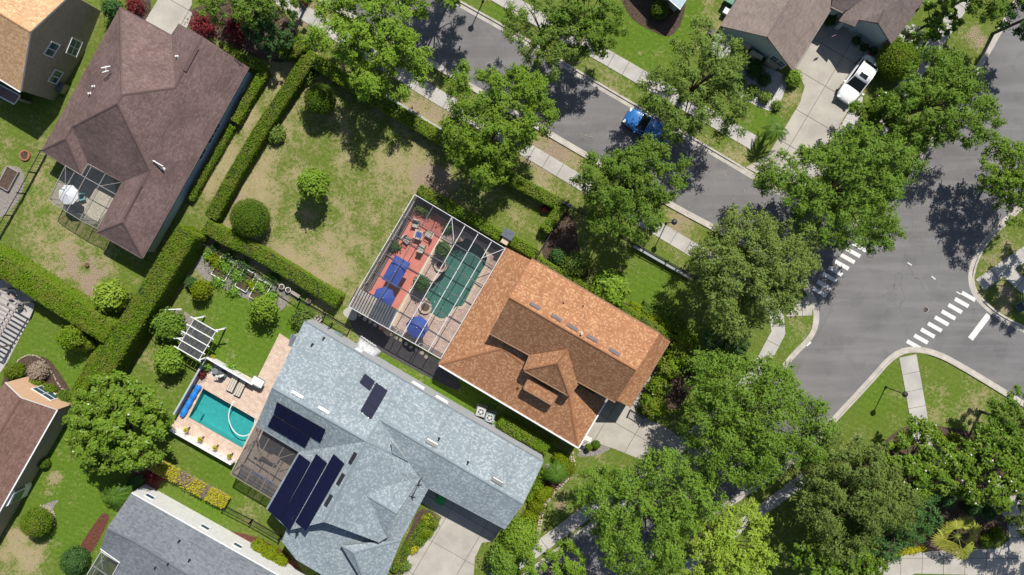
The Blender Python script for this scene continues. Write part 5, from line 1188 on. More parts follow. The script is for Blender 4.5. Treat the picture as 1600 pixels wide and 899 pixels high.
for x, y in ((457,457),(467,463)): MB().bar(P(x, y), P(x, y, .4), .2, .05).build('leg', 'wood_grey', bt)
st_ = thing('garden_steps', 'small pale timber step unit standing by the corner of the blue grey roof', 'steps', P(495, 500))
for k in range(3): MB().bar(P(490+4*k, 500+2*k, .2+.2*k), P(497+4*k, 492+2*k, .2+.2*k), .16, .06).build('tread', 'wood_grey', st_)
for k in (0, 1): MB().bar(P(490+8*k, 501+4*k), P(498+7*k, 504+2*k, .7), .06).build('side', 'wood_grey', st_)
fr_ = thing('fire_ring', 'round brick ring with dark soil near the left garden fence', 'fire ring', P(39, 243)); n = 14
for i in range(n):
    a0 = 2*math.pi*i/n; c = P(39, 243, .1); MB().box(c+Vector((math.cos(a0)*.42, math.sin(a0)*.42, 0)), (.12, .18, .2), a0).build('brick', 'terracotta', fr_)
MB().tube(P(39,243), P(39,243,.08), .36, .36, 14).build('soil', 'mulch_brown', fr_)
sp_ = thing('tree_stump', 'small dark stump on a bare patch of the left lawn', 'stump', P(136, 414)); MB().tube(P(136,414), P(136,414,.3), .22, .17, 12).build('wood', 'wood_brown', sp_)
px_ = thing('chimney_post', 'square pale pillar with a dark grey cap beside the cage corner', 'pillar', P(790, 375)); MB().box(P(791,374,1.2), (.65, .95, 2.4), ANG).build('shaft', 'coping', px_); MB().box(P(794,366,2.6), (1.05, .8, .12), ANG).build('cap', 'pan_dark', px_)
# flags
fl = thing('house_flag', 'red and white flag on a short pole beside the shaded entry', 'flag', P(1305, 48)); MB().tube(P(1308,47,2.2), P(1314,42,2.6), .02).build('pole', 'white_paint', fl); MB().bar(P(1299,58,2.2), P(1306,55,2.25), .02, .35).build('cloth', 'flag_red', fl)
ft = thing('small_flag', 'small pale pink striped flag at the garage corner of the orange roofed house', 'flag', P(919, 686)); mb = MB(); mb.bar(P(913,683,1.8), P(924,688,1.8), .4, .03); mb.build('cloth', 'flower_white', ft); MB().tube(P(918,689), P(918,686,1.85), .02).build('pole', 'dark_metal', ft)
# street lamps
def lamp():
    t = thing('street_lamp', '', 'street lamp', (0, 0, 0)); mb = MB(); mb.tube((0, 0, 0), (0, 0, .25), .13, .09, 10); mb.build('base', 'dark_metal', t)
    MB().tube((0, 0, .2), (0, 0, 3.2), .055, .045, 8).build('pole', 'dark_metal', t)
    MB().tube((0, 0, 3.2), (0, 0, 3.55), .11, .19, 8).build('lantern', 'lamp_lens', t); mb = MB(); mb.dome((0, 0, 3.55), .27, .22, 10, 3); mb.build('cap', 'dark_metal', t); return t
lp = lamp(); gl = 'black street lamps'
for i, (x, y, lb) in enumerate(((1384,605,'street lamp on the sunny corner lawn at lower right'),(1041,349,'street lamp between pavement and street in the middle'),(755,2,'street lamp at the top edge beside the road'))):
    o = lp if i == 0 else copy_tree(lp); o.location = P(x, y); o['label'] = lb; o['group'] = gl
# short post and litter by right edge
hy = thing('fire_hydrant', 'teal and black ground box partly cut by the right edge', 'utility box', P(1595, 480)); MB().box(P(1595,480,.3), (.5, .7, .6), .5).build('box', 'teal_canvas', hy); MB().box(P(1595,480,.63), (.56, .76, .06), .5).build('lid', 'dark_metal', hy)

# ======================= CARS =======================
def car(name, label, paint, x, y, rot, seed=0, roofglass=True):
    t = thing(name, label, 'car', (0, 0, 0)); L, Wd = 4.7, 1.86
    # body lofted along its length: (x, half width, belt height, bottom)
    sec = [(-2.35,.60,.62),(-2.25,.78,.78),(-2.0,.88,.90),(-1.4,.925,.95),(-.5,.93,.94),(.4,.93,.93),(1.1,.925,.90),(1.6,.90,.84),(1.95,.83,.76),(2.2,.68,.66),(2.35,.40,.5)]
    mb = MB(); vs = []
    for sx, hw, bh in sec:
        pr_l = [(hw*.86, .22), (hw, .36), (hw*1.0, .60), (hw*.97, bh-.08), (hw*.86, bh), (hw*.45, bh+.035)]
        ring = pr_l+[(-a, b_) for a, b_ in reversed(pr_l)]
        vs += [(sx, a, b_) for a, b_ in ring]
    n = 12; fs = [(i*n+j, i*n+(j+1) % n, (i+1)*n+(j+1) % n, (i+1)*n+j) for i in range(len(sec)-1) for j in range(n)]
    fs += [tuple(range(n-1, -1, -1)), tuple(range((len(sec)-1)*n, len(sec)*n))]
    fs = [tuple(reversed(f)) for f in fs]
    mb.add(vs, fs); body = mb.build('body', paint, t, smooth=True)
    m_ = body.modifiers.new('round', 'SUBSURF'); m_.levels = 1; m_.render_levels = 1
    # greenhouse
    cab = [(-1.72,.72,.96),(-1.28,.69,1.29),(-.35,.72,1.43),(.25,.70,1.40),(.98,.78,.95)]
    mb = MB(); vs = []
    for sx, hw, z in cab: vs += [(sx, hw, z), (sx, -hw, z)]
    vs += [(sx, .84, .92) for sx, _, _ in cab]+[(sx, -.84, .92) for sx, _, _ in cab]
    mb.add([vs[2], vs[3], vs[5], vs[4], vs[7], vs[6]], [(0, 1, 2, 3), (3, 2, 4, 5)]); rf = mb.build('roof', paint, t, smooth=True)
    so = rf.modifiers.new('t', 'SOLIDIFY'); so.thickness = .04; so.offset = 1
    for nm, ids in (('rear_window', (0, 1, 3, 2)), ('windscreen', (6, 7, 9, 8))): mb = MB(); mb.add([vs[i] for i in ids], [(0, 1, 2, 3)]); mb.build(nm, 'car_glass', t)
    for s in (1, -1):
        mb = MB(); o_ = 0 if s == 1 else 1; top = [vs[2*k+o_] for k in range(5)]; bot = [(sx, s*.82, .92) for sx, _, _ in cab]
        mb.add(top+bot, [(0, 1, 6, 5), (1, 2, 7, 6), (2, 3, 8, 7), (3, 4, 9, 8)]); mb.build('side_window', 'car_glass', t)
        mb = MB(); mb.bar(top[0], top[1], .16, .06); mb.bar(top[1], top[2], .10, .06); mb.bar(top[2], top[3], .07, .05); mb.bar(top[3], top[4], .07, .05); mb.build('roof_rail', paint, t)
        mb = MB(); mb.box((.95, s*1.02, .96), (.13, .2, .13)); mb.build('wing_mirror', paint, t)
        mb = MB(); mb.box((2.18, s*.58, .64), (.2, .32, .12), s*-.35); mb.build('headlight', 'lamp_lens', t)
        mb = MB(); mb.box((-2.27, s*.56, .74), (.14, .36, .12), s*.3); mb.build('tail_light', 'tail_red', t)
        for wx in (-1.42, 1.42):
            w = MB(); w.tube((wx, s*.74, .33), (wx, s*.94, .33), .33, .33, 18); wo = w.build('wheel', 'tyre', t); w = MB(); w.tube((wx, s*.93, .33), (wx, s*.955, .33), .21, .21, 14); w.build('rim', 'chrome', wo)
    if roofglass: mb = MB(); mb.box((-.2, 0, 1.462), (.42, .74, .02)); mb.build('sunroof', 'car_glass', t)
    mb = MB(); mb.box((2.32, 0, .42), (.1, .8, .16)); mb.build('grille', 'dark_metal', t)
    mb = MB(); mb.box((-2.38, 0, .55), (.03, .5, .13)); mb.build('number_plate', 'white_canvas', t)
    t.location = P(x, y, .9); t.location.z = .055 if 'white' in label else .01; t.rotation_euler.z = rot; return t
d = P(1324, 150)-P(1363, 96); car('parked_car', 'white saloon car with dark windows parked on the concrete driveway', 'paint_white', 1343, 124, math.atan2(d.y, d.x))
car('parked_car', 'blue car parked at the kerb half hidden under the tree crowns', 'paint_blue', 1014, 199, ANG+R(180), roofglass=False)
# ======================= PLANTS =======================
def hedge(label, pts, w, h, mat='leaf_hedge', dens=230, L=.15, group='clipped garden hedges', round_=0.0, name='hedge', patch=None):
    c = [P(x, y, h) for x, y in pts]; c = [Vector((p.x, p.y, 0)) for p in c]
    t = thing(name, label, 'hedge', c[0], group); core = MB(); C_, N_ = [], []
    segs = list(zip(c, c[1:])); n = len(c); side = []
    for i in range(n):
        a, b_ = c[max(0, i-1)], c[min(n-1, i+1)]; d = (b_-a).normalized(); side.append(Vector((-d.y, d.x, 0)))
    k = w/2-.07
    for i in range(n-1):
        a, b_ = c[i], c[i+1]; sa, sb = side[i], side[i+1]
        vs = [a-sa*k, b_-sb*k, b_+sb*k, a+sa*k]; vs = [Vector((v.x, v.y, 0)) for v in vs]+[Vector((v.x, v.y, h-.08)) for v in vs]
        core.add(vs, [(4, 5, 6, 7), (0, 1, 5, 4), (2, 3, 7, 6)]+([(3, 0, 4, 7)] if i == 0 else [])+([(1, 2, 6, 5)] if i == n-2 else []))
        L_ = (b_-a).length; m_ = int(L_*w*dens*1.15)
        u = rng.random(m_); v = rng.uniform(-1, 1, m_)
        A = np.array(a); B = np.array(b_); SA = np.array(sa); SB = np.array(sb)
        base = A+(B-A)*u[:, None]; sd_ = SA+(SB-SA)*u[:, None]
        edge_ = np.abs(v)**6*.12
        pz = h+rng.normal(0, .06, m_)-edge_+.07*np.sin(base[:, 0]*1.7)*np.cos(base[:, 1]*2.3)+.05*np.sin(base[:, 0]*5.1+v*3)
        q = base+sd_*(v*(w/2))[:, None]; q[:, 2] = pz; C_.append(q); N_.append(np.tile([0, 0, 1.], (m_, 1))+sd_*(v**3*.7)[:, None])
        for s in (-1, 1):
            m2 = int(L_*h*dens*.75); u = rng.random(m2); base = A+(B-A)*u[:, None]; sd_ = (SA+(SB-SA)*u[:, None])*s
            q = base+sd_*(w/2+rng.normal(0, .04, m2)-.02)[:, None]; q[:, 2] = rng.uniform(.05, h, m2); C_.append(q); N_.append(sd_+np.array([0, 0, .3]))
    for e, sgn in ((0, -1), (n-1, 1)):
        d = (c[1]-c[0] if e == 0 else c[-1]-c[-2]).normalized()*sgn; m2 = int(w*h*dens*.8)
        q = np.array(c[e])+np.array(side[e])*rng.uniform(-w/2, w/2, m2)[:, None]+np.array(d)*rng.normal(.02, .05, m2)[:, None]; q[:, 2] = rng.uniform(.05, h, m2); C_.append(q); N_.append(np.tile(np.array(d), (m2, 1)))
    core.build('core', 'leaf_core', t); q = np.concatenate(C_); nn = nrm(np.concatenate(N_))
    npmesh('foliage', cards(q, L, L*.6, up=.35, nref=nn, nk=1.3), 4, mat, t); return t
hedge('tall wide hedge running diagonally between the left lawn and the vegetable garden', [(291,362),(240,445),(190,525),(150,592)], 1.85, 3.3, L=.17)
hedge('wide hedge meeting the tall one from the left edge of the photo', [(-30,395),(50,446),(120,490),(170,522)], 2.0, 2.5, 'leaf_hedge', L=.19)
hedge('lower hedge strip running beside the tall one towards the magnolia', [(178,528),(150,562),(128,598),(115,625)], 1.2, 1.9, L=.17)
hedge('narrow clipped hedge on the left side of the dry central lawn', [(480,92),(445,145),(410,197),(365,272),(328,340)], 1.15, 1.6)
hedge('clipped hedge between the dry lawn and the vegetable garden', [(320,352),(352,372),(400,394),(460,430),(528,472)], 1.3, 1.5)
hedge('long clipped hedge along the front pavement, upper stretch', [(478,86),(540,126),(610,168),(690,216)], 1.15, 1.4)
hedge('long clipped hedge along the front pavement, lower stretch under the trees', [(690,216),(760,258),(830,296),(876,320)], 1.1, 1.4)
hedge('short hedge turning in from the street towards the orange roofed house', [(878,322),(865,342),(851,360)], .9, 1.4)
hedge('hedge along the back of the large screened cage', [(654,296),(700,322),(745,347),(786,372)], .95, 1.9)
hedge('short hedge beside the pale pillar at the top of the orange roof', [(798,374),(818,386),(838,398)], .9, 1.5)
hedge('low hedge hugging the back wall of the orange roofed house', [(838,406),(880,430),(925,454),(985,490),(1052,531)], .75, 1.1)
hedge('low hedge following the blue wall of the mauve roofed house', [(362,196),(340,235),(318,272),(296,312)], .6, .8, L=.12)
hedge('L shaped hedge at the street corner of the mauve roofed house', [(345,72),(375,90),(405,103),(412,112),(385,155),(366,190)], .8, 1.1)
hedge('rounded hedge clump on the shady verge at the top', [(434,66),(442,78),(456,78),(474,62)], 1.35, 1.7)
hedge('low hedge bulging beside the two air conditioners', [(780,660),(805,674),(830,688),(856,703)], 1.1, 1.1)
hedge('narrow low hedge beside the concrete driveway at the bottom', [(672,808),(655,830),(632,866),(612,893)], .8, .6, L=.12)
tw = thing('hedge', 'half bare hedge of brown twigs with gold leaves at its ends', 'hedge', P(290, 755), None)
mb = MB(); C_ = []
a, b_ = P(232,722,1.0), P(350,785,1.0); a.z = b_.z = 0
d = b_-a; L_ = d.length; d.normalize(); s_ = Vector((-d.y, d.x, 0))
for i in range(1900):
    p = a+d*random.uniform(0, L_)+s_*random.uniform(-.6, .6)+Vector((0, 0, random.uniform(.5, .95))); v = Vector((random.gauss(0, 1), random.gauss(0, 1), random.gauss(.3, .6))).normalized()*.22; mb.bar(p-v, p+v, .022)
mb.build('twigs', 'twig', tw, kind='stuff')
for u0, u1, k in ((-.02,.12,500),(.13,.38,1500),(.55,.72,700),(.78,1.03,1300),(.38,.55,150)):
    m_ = k; q = np.array(a)+np.array(d)*(rng.uniform(u0, u1, m_)*L_)[:, None]+np.array(s_)*rng.uniform(-.65, .65, m_)[:, None]; q[:, 2] = rng.uniform(.55, 1.1, m_)
    C_.append(q)
npmesh('foliage', cards(np.concatenate(C_), .17, .11, up=.8), 4, 'leaf_gold', tw)

def ball(label, x, y, r, mat='leaf_ball', n=None, L=.13, name='shrub', cat='shrub', hk=1.0, zc=None, group=None, rough=.05, lump=0.0, flowers=0):
    r = r*(.9 if group != 'round clipped shrubs' and r > 12 else 1)/17.0; lump = lump*1.9; zc = r*hk*.95 if zc is None else zc; c = P(x, y, zc); t = thing(name, label, cat, (c.x, c.y, 0), group)
    n = n or int(4*math.pi*r*r*260*.75)
    v = nrm(rng.normal(size=(n, 3))); v[:, 2] = np.where(v[:, 2] < -.75, -v[:, 2], v[:, 2])
    lm = 1-lump*.4+lump*(np.sin(v[:, 0]*7+x)*np.cos(v[:, 1]*6+y)+.6*np.sin(v[:, 2]*9+v[:, 0]*5))
    rad = r*lm*(1+rng.normal(0, rough, n)-.03); q = np.array([c.x, c.y, zc])+v*rad[:, None]*np.array([1, 1, hk])
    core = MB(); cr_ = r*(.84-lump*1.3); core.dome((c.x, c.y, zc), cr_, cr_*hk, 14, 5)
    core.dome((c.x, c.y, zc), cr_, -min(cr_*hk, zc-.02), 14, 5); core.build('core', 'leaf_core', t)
    npmesh('foliage', cards(q, L, L*.6, up=.1, nref=v, nk=1.2), 4, mat, t)
    if zc-r*hk > .1: mb = MB(); mb.tube((c.x, c.y, 0), (c.x, c.y, zc), .08, .06); mb.build('trunk', 'bark', t)
    if flowers:
        k = rng.choice(n, flowers); fm = MB()
        for i in k:
            if v[i, 2] > .1: fm.dome(tuple(q[i]), .07, .06, 6, 2)
        if fm.v: fm.build('flowers', 'flower_white', t, kind='stuff')
    return t
G1 = 'round clipped shrubs'
ball('ball shaped shrub near the top of the dry central lawn', 500, 155, 23, zc=2.1, group=G1); ball('ball shaped shrub in the lower left corner of the dry central lawn', 391, 341, 29, hk=.9, zc=1.9, group=G1)
ball('egg shaped clipped shrub on the lower left lawn with a half ring of stones', 57, 816, 22, 'leaf_hedge', zc=1.7, group=G1); ball('large ball shrub between the white car and the shaded wing', 1404, 93, 31, 'leaf_hedge', group=G1, hk=.9)
ball('small ball shrub in the dark bed at the top edge', 1031, 15, 14, group=G1); ball('small ball shrub on the mulch beside the egg shaped one', 117, 876, 19, 'leaf_dark', L=.2, rough=.12, group=G1)
ball('little round shrub beside the wall of the red brown roofed house', 69, 724, 9, group=G1)
ball('small ball shrub at the garage corner, right one', 931, 695, 7, group=G1); ball('small pointed shrub at the garage corner, left one', 920, 699, 5.5, 'leaf_hedge', hk=1.5, group=G1)
ball('bushy dark green citrus tree in the middle of the dry central lawn', 490, 288, 24, 'leaf_bright', L=.24, rough=.12, zc=3.2, name='citrus_tree', cat='tree', lump=.06)
ball('yellowish green leafy tree on the left lawn beside the tall hedge', 172, 463, 23, 'leaf_yellow', L=.24, rough=.15, zc=1.9, hk=1.2, name='small_tree', cat='tree', lump=.08)
ball('dark green leaning shrub on the lawn below the left hedge', 112, 527, 19, 'leaf_hedge', L=.2, rough=.12, zc=2.0, hk=1.4, lump=.07)
ball('low round shrub behind the leaning one below the left hedge', 134, 536, 14, 'leaf_hedge', L=.16, rough=.1)
ball('round leafy shrub beside the white arbour', 263, 508, 23, 'leaf_oak', L=.26, rough=.2, lump=.08, zc=1.7); ball('bright leafy shrub on the lawn below the white arbour', 265, 562, 21, 'leaf_bright', L=.3, rough=.2, lump=.08, zc=1.6)
ball('small yellow green shrub left of the vegetable garden', 314, 454, 15, 'leaf_hedge_yellow', L=.2, rough=.15, zc=1.2); ball('tiny dark shrub at the left end of the vegetable garden', 299, 442, 9, 'leaf_dark', L=.18, rough=.15)
ball('leafy green tree at the lower right end of the vegetable garden', 412, 482, 20, 'leaf_bright', L=.26, rough=.2, lump=.1, zc=1.8); ball('sparse low shrub beside the corner of the blue grey roof', 472, 500, 19, 'leaf_sparse', n=700, L=.2, rough=.2, zc=.6, hk=.5)
ball('grey green leafy shrub in the corner bed near the orange roof', 896, 413, 19, 'leaf_sparse', L=.2, rough=.2, lump=.08, zc=.9); ball('dark leafy shrub left of the grey green one', 872, 400, 11, 'leaf_dark', L=.18, rough=.2, zc=.6)
ball('big bright leafed shrub at the back of the orange roofed house', 953, 451, 27, 'leaf_bright', L=.32, rough=.14, lump=.08, zc=1.6)
for i, (x, y, r, lb) in enumerate(((1072,532,17,'upper glossy shrub in the row beside the right end of the orange roof'),(1063,553,22,'middle glossy shrub in the row beside the right end of the orange roof'),(1045,575,19,'lower glossy shrub in the row beside the right end of the orange roof'),(1029,606,18,'upper glossy shrub beside the narrow garden walk'),(1021,633,20,'lower glossy shrub beside the narrow garden walk'))):
    ball(lb, x, y, r, 'leaf_hedge', L=.22, rough=.14, lump=.08, zc=1.2, flowers=0 if i < 3 else 25, group='glossy shrubs beside the orange roofed house')
ball('low reddish flowering shrub near the street hedge corner', 851, 326, 6, 'leaf_red', L=.14, rough=.2)
ball('small spiky shrub beside the left hedge of the dry lawn', 431, 210, 12, 'leaf_sparse', L=.24, rough=.25, zc=.5, hk=.6); ball('twiggy low shrub at the top end of the dry lawn', 481, 118, 12, 'leaf_sparse', n=500, L=.2, rough=.25, zc=.4, hk=.6)
for x, y, r, mt, lb in ((22,580,15,'leaf_hedge','round shrub in the mulch bed above the peach gable, left one'),(55,603,14,'leaf_hedge','round shrub in the mulch bed above the peach gable, middle one'),(76,612,13,'leaf_hedge','round shrub in the mulch bed above the peach gable, right of middle'),(100,622,13,'leaf_ball','dark round shrub at the corner of the peach gable'),
  (60,580,15,'twig','low brown twiggy shrub in the curved mulch bed')): ball(lb, x, y, r, mt, L=.17, rough=.12, group='shrubs round the peach gable')
gp = 'gold and yellow shrubs along the stone edging'
for x, y, r, lb in ((876,717,12,'gold shrub at the top of the stone edging'),(886,731,12,'gold shrub in the bend of the stone edging'),(846,775,11,'gold shrub lower down beside the stone edging, upper of three'),(838,792,13,'gold shrub lower down beside the stone edging, middle of three'),(829,808,13,'gold shrub lower down beside the stone edging, lowest of three'),(857,768,8,'small gold shrub next to the palm like plant')):
    ball(lb, x, y, r, 'leaf_hedge_yellow', L=.16, rough=.15, hk=.8, group=gp)
ball('big round bush at the bottom right corner of the blue grey roof', 813, 838, 30, 'leaf_bright', L=.2, rough=.12, zc=1.5, lump=.06); ball('leafy bush below the big round one at the bottom edge', 790, 875, 26, 'leaf_oak', L=.24, rough=.2, zc=1.6, lump=.1)
for x, y, r, lb in ((404,855,13,'yellow green bush in the mulch bed between two roofs, left one'),(420,866,15,'yellow green bush in the mulch bed between two roofs, middle one'),(436,878,14,'yellow green bush in the mulch bed between two roofs, right one')): ball(lb, x, y, r, 'leaf_hedge_yellow', L=.17, rough=.12, hk=.8, group='yellow green bushes between the roofs')
for x, y, r, mt, lb in ((668,812,8,'leaf_gold','small gold plant at the top of the driveway bed'),(664,832,9,'leaf_hedge_yellow','small yellow plant in the middle of the driveway bed'),(655,845,9,'leaf_hedge','green plant in the middle of the driveway bed'),(645,858,8,'leaf_gold','small gold plant lower in the driveway bed'),(678,820,7,'leaf_hedge','green plant at the right of the driveway bed'),(632,885,9,'leaf_sparse','pale plant at the bottom of the driveway bed')): ball(lb, x, y, r, mt, L=.14, rough=.2, hk=.6, group='small plants in the driveway bed')
ball('dark red leafed shrub beside the upper driveway, left one', 318, 40, 19, 'leaf_red', n=1300, L=.22, rough=.3, lump=.12, zc=1.3); ball('dark red leafed shrub beside the upper driveway, right one', 368, 45, 20, 'leaf_red', n=1300, L=.22, rough=.3, lump=.12, zc=1.2); ball('reddish shrub at the top corner of the mauve roof', 210, 12, 11, 'leaf_red', L=.18, rough=.3)
ball('green shrub against the top corner of the mauve roof', 175, 14, 14, 'leaf_dark', L=.2, rough=.2, zc=1.5); ball('small red orange shrub at the top beside the shady verge', 475, 2, 7, 'leaf_red', L=.15, rough=.3)
for x, y, r, mt, lb in ((1180,108,14,'leaf_dark','palm like dark shrub in the shaded white gravel'),(1152,95,7,'leaf_dark','tiny dark plant in the shaded white gravel'),(1156,130,9,'leaf_sparse','grey green plant lower left in the white gravel'),(1177,142,9,'leaf_sparse','grey green plant near the kerb of the white gravel'),(1196,152,9,'leaf_sparse','grey green plant right of the other two in the white gravel'),(1195,125,9,'leaf_dark','dark plant in the middle of the white gravel'),
  (1239,122,12,'leaf_bright','bright green shrub at the driveway corner of the taupe roof'),(1214,165,7,'leaf_sparse','small plant on the sunlit gravel beside the driveway'),(1339,64,6,'leaf_dark','round dark plant by the shaded entry, left one'),(1351,74,6,'leaf_dark','round dark plant by the shaded entry, middle one'),(1365,80,6,'leaf_dark','round dark plant by the shaded entry, right one'),(1298,30,9,'leaf_dark','dark plant in the corner between the two taupe roofs')):
    ball(lb, x, y, r, mt, L=.16, rough=.2, hk=.8, group='small plants around the taupe roofed house')
for x, y, r, mt, lb in ((325,399,9,'leaf_veg','low plant at the top left of the vegetable garden'),(338,408,13,'leaf_hedge_yellow','curly yellow green plants in the first vegetable bed'),(352,416,14,'leaf_veg','pale leafy plants in the first vegetable bed'),(370,432,12,'leaf_veg','pale leafy plants in the middle vegetable bed'),(384,425,9,'leaf_dark','dark leafed plant behind the middle vegetable bed'),(392,446,10,'leaf_hedge_yellow','yellow green plant between the middle and last vegetable beds'),
   (408,448,12,'leaf_veg','bushy plant in the last vegetable bed'),(365,455,10,'leaf_veg','leafy plant on the near edge of the vegetable garden'),(340,440,10,'leaf_veg','low leafy plant on the near left edge of the vegetable garden'),(425,462,9,'leaf_veg','small plant at the right end of the vegetable garden'),(356,402,8,'leaf_dark','dark plant along the fence behind the vegetable garden'),(380,411,8,'leaf_dark','second dark plant along the fence behind the vegetable garden'),(430,433,8,'leaf_dark','third dark plant along the fence behind the vegetable garden'),(336,388,8,'leaf_dark','dark plant at the corner of fence and tall hedge')):
    ball(lb, x, y, r*.85, mt, n=int(r*r*5.5), L=.2, rough=.45, hk=.4, lump=.25, group='vegetables and herbs in the kitchen garden')
for x, y, r, lb in ((692,390,11,'round potted tree between red terrace and pool, upper one'),(659,444,12,'round potted tree between red terrace and pool, lower one')): ball(lb, x, y, r, 'leaf_dark', L=.18, rough=.15, zc=1.3, name='potted_tree', cat='tree', group='round trees beside the screened pool')
for x, y, r, lb in ((657,326,7,'feathery plant at the north corner of the red terrace'),(668,331,6,'small feathery plant beside the one in the north corner'),(618,386,6,'dark plant beside the dark strips of the red terrace'),(700,358,6,'small pink flowering plant at the head of the pool')): ball(lb, x, y, r, 'leaf_sparse' if r != 6 else 'leaf_dark', n=350, L=.2, rough=.4, group='plants inside the large cage')
for x, y, lb in ((331,562,'gold leafed plant inside the corner of the pool fence'),(325,573,'green plant inside the left pool fence'),(316,585,'orange potted plant inside the left pool fence'),(360,574,'plant box behind the sun loungers')):
    ball(lb, x, y, 6, 'leaf_gold' if x == 331 else ('leaf_red' if x == 316 else 'leaf_veg'), L=.16, rough=.3, group='plants inside the teal pool fence')
for x, y, lb in ((290,672,'gold potted plant on the lower pool fence, nearest the magnolia'),(312,687,'gold potted plant on the lower pool fence, second from the magnolia'),(335,700,'gold potted plant on the lower pool fence, second from the dark cage'),(358,713,'gold potted plant on the lower pool fence, nearest the dark cage')): ball(lb, x, y, 3.5, 'leaf_gold', L=.12, rough=.3, zc=1.0, hk=.8, group='gold potted plants on the lower pool fence')
# beds lower right
for x, y, r, mt, lb in ((1470,690,9,'leaf_hedge_yellow','round yellow green shrub beside the corner path, left one'),(1490,688,10,'leaf_hedge_yellow','round yellow green shrub beside the corner path, right one'),(1395,820,12,'leaf_hedge','low green shrub in the lower bed, leftmost'),(1415,838,12,'leaf_hedge','low green shrub in the lower bed near the pale walk'),(1432,830,12,'leaf_hedge','green round shrub in the lower bed beside the fan palm'),(1452,818,10,'leaf_hedge','small green shrub right above the fan palm'),
  (1542,845,9,'leaf_hedge','small shrub at the right end of the lower bed'),(1558,835,10,'leaf_hedge','round shrub in the right corner of the lower bed'),(1545,800,14,'leaf_dark','dark shrub above the right end of the lower bed'),(1520,790,15,'leaf_dark','dark shrub right of the fan palm'),(1480,780,14,'leaf_dark','dark shrub above the fan palm')): ball(lb, x, y, r, mt, L=.17, rough=.18, hk=.8, group='shrubs in the lower right bed')
gb = thing('border_plants', 'strip of golden yellow ground cover along the pale curved walk', 'plants', P(1400, 868)); q = []
for a, b_ in (((1380,872),(1417,860)),((1417,860),(1442,856))):
    A, B = np.array(P(*a)), np.array(P(*b_)); m_ = 900; k = A+(B-A)*rng.random(m_)[:, None]+rng.normal(0, .14, (m_, 3)); k[:, 2] = rng.uniform(.05, .35, m_); q.append(k)
npmesh('foliage', cards(np.concatenate(q), .15, .09, up=.8), 4, 'leaf_gold', gb)
for pts, lb, mt, w_, hh in (([(985,478),(1020,497),(1058,520)],'loose flowering border along the back hedge of the orange roofed house','leaf_hedge_yellow',.9,.5),([(1005,478),(1040,492),(1070,515)],'loose green border on the lawn edge behind the orange roofed house','leaf_oak',1.1,.6),([(262,744),(240,738),(232,752)],'red leafed border in the bed above the slate roof','leaf_red',.9,.5),([(852,735),(842,760),(828,785)],'green strip of low plants beside the blue grey roof','leaf_hedge',.7,.35)):
    hedge(lb, pts, w_, hh, mt, 160, .2, 'loose garden borders', name='border_plants')

# ---- palms ----
def palm(label, x, y, r, mat, nf=16, h=1.5, droop=.6, fan=False, lw=.10, seg=9):
    r = r/17.0; c = P(x, y, h); c = Vector((c.x, c.y, 0)); t = thing('palm', label, 'palm', c); V_ = []
    mb = MB(); mb.tube(c, c+Vector((0, 0, h)), .16, .12, 9); mb.build('trunk', 'bark', t)
    for k in range(nf):
        az = 2*math.pi*(k+random.uniform(-.3, .3))/nf; ln = r*random.uniform(.75, 1.1); up = random.uniform(.1, .7); d = Vector((math.cos(az), math.sin(az), 0)); s_ = Vector((-d.y, d.x, 0)); top = c+Vector((0, 0, h)); V_ = []
        if fan:
            fr = random.uniform(.25, .6); hub = top+d*ln*fr+Vector((0, 0, up*ln*.6*(1-fr)))
            for j in range(13):
                a = (j/12-.5)*random.uniform(2.5, 2.9); dd = (d*math.cos(a)+s_*math.sin(a)); e = hub+dd*ln*.5*random.uniform(.7, 1.05)+Vector((0, 0, random.uniform(-.22, -.05)*ln)); ss = Vector((-dd.y, dd.x, 0))*lw*.5
                m_ = hub+dd*ln*.3+Vector((0, 0, .02)); V_ += [hub, m_+ss, e, m_-ss]
            V_ += [top, top+s_*.03, hub, top-s_*.03]
        else:
            pts = []
            for j in range(seg+1): u = j/seg; pts.append(top+d*(ln*u)+Vector((0, 0, ln*(up*u-(up+droop)*u*u))))
            for j in range(seg):
                p = pts[j]; dr = (pts[j+1]-pts[j]).normalized(); lf = ln*.25*math.sin(math.pi*min(.97, (j+.9)/seg))+.06
                for s in (-1, 1):
                    for o_ in (0, .5):
                        q0 = p+(pts[j+1]-p)*o_; e = q0+(s_*s+dr*.8).normalized()*lf+Vector((0, 0, -.2*lf)); w_ = dr*lw*.5
                        V_ += [q0-w_, (q0+e)/2+w_*1.3, e, (q0+e)/2-w_*1.3+Vector((0, 0, .01))]
                V_ += [p+s_*.02, pts[j+1]+s_*.01, pts[j+1]-s_*.01, p-s_*.02]
        npmesh('frond', np.array([tuple(v) for v in V_]), 4, mat, t)
    return t
palm('small bright palm on the verge beside the concrete driveway', 1213, 203, 25, 'leaf_palm', 11, 2.8, lw=.09)
palm('golden fan palm standing in the lower right bed', 1497, 838, 40, 'leaf_palm_gold', 15, 1.6, fan=True, lw=.12)
palm('feathery dark green palm at the corner of the slate roof', 178, 776, 30, 'leaf_palm', 13, 1.8, lw=.09)
palm('spiky dark green palm beside the bend of the stone edging', 869, 742, 24, 'leaf_palm', 15, 1.8, lw=.09)
palm('silvery fan palm beside the gable of the taupe roofed house', 1128, 74, 22, 'leaf_pale', 14, 2.2, fan=True, lw=.09)
palm('dark low palm in the bed above the slate roof', 207, 758, 17, 'leaf_dark', 14, .8, lw=.13)

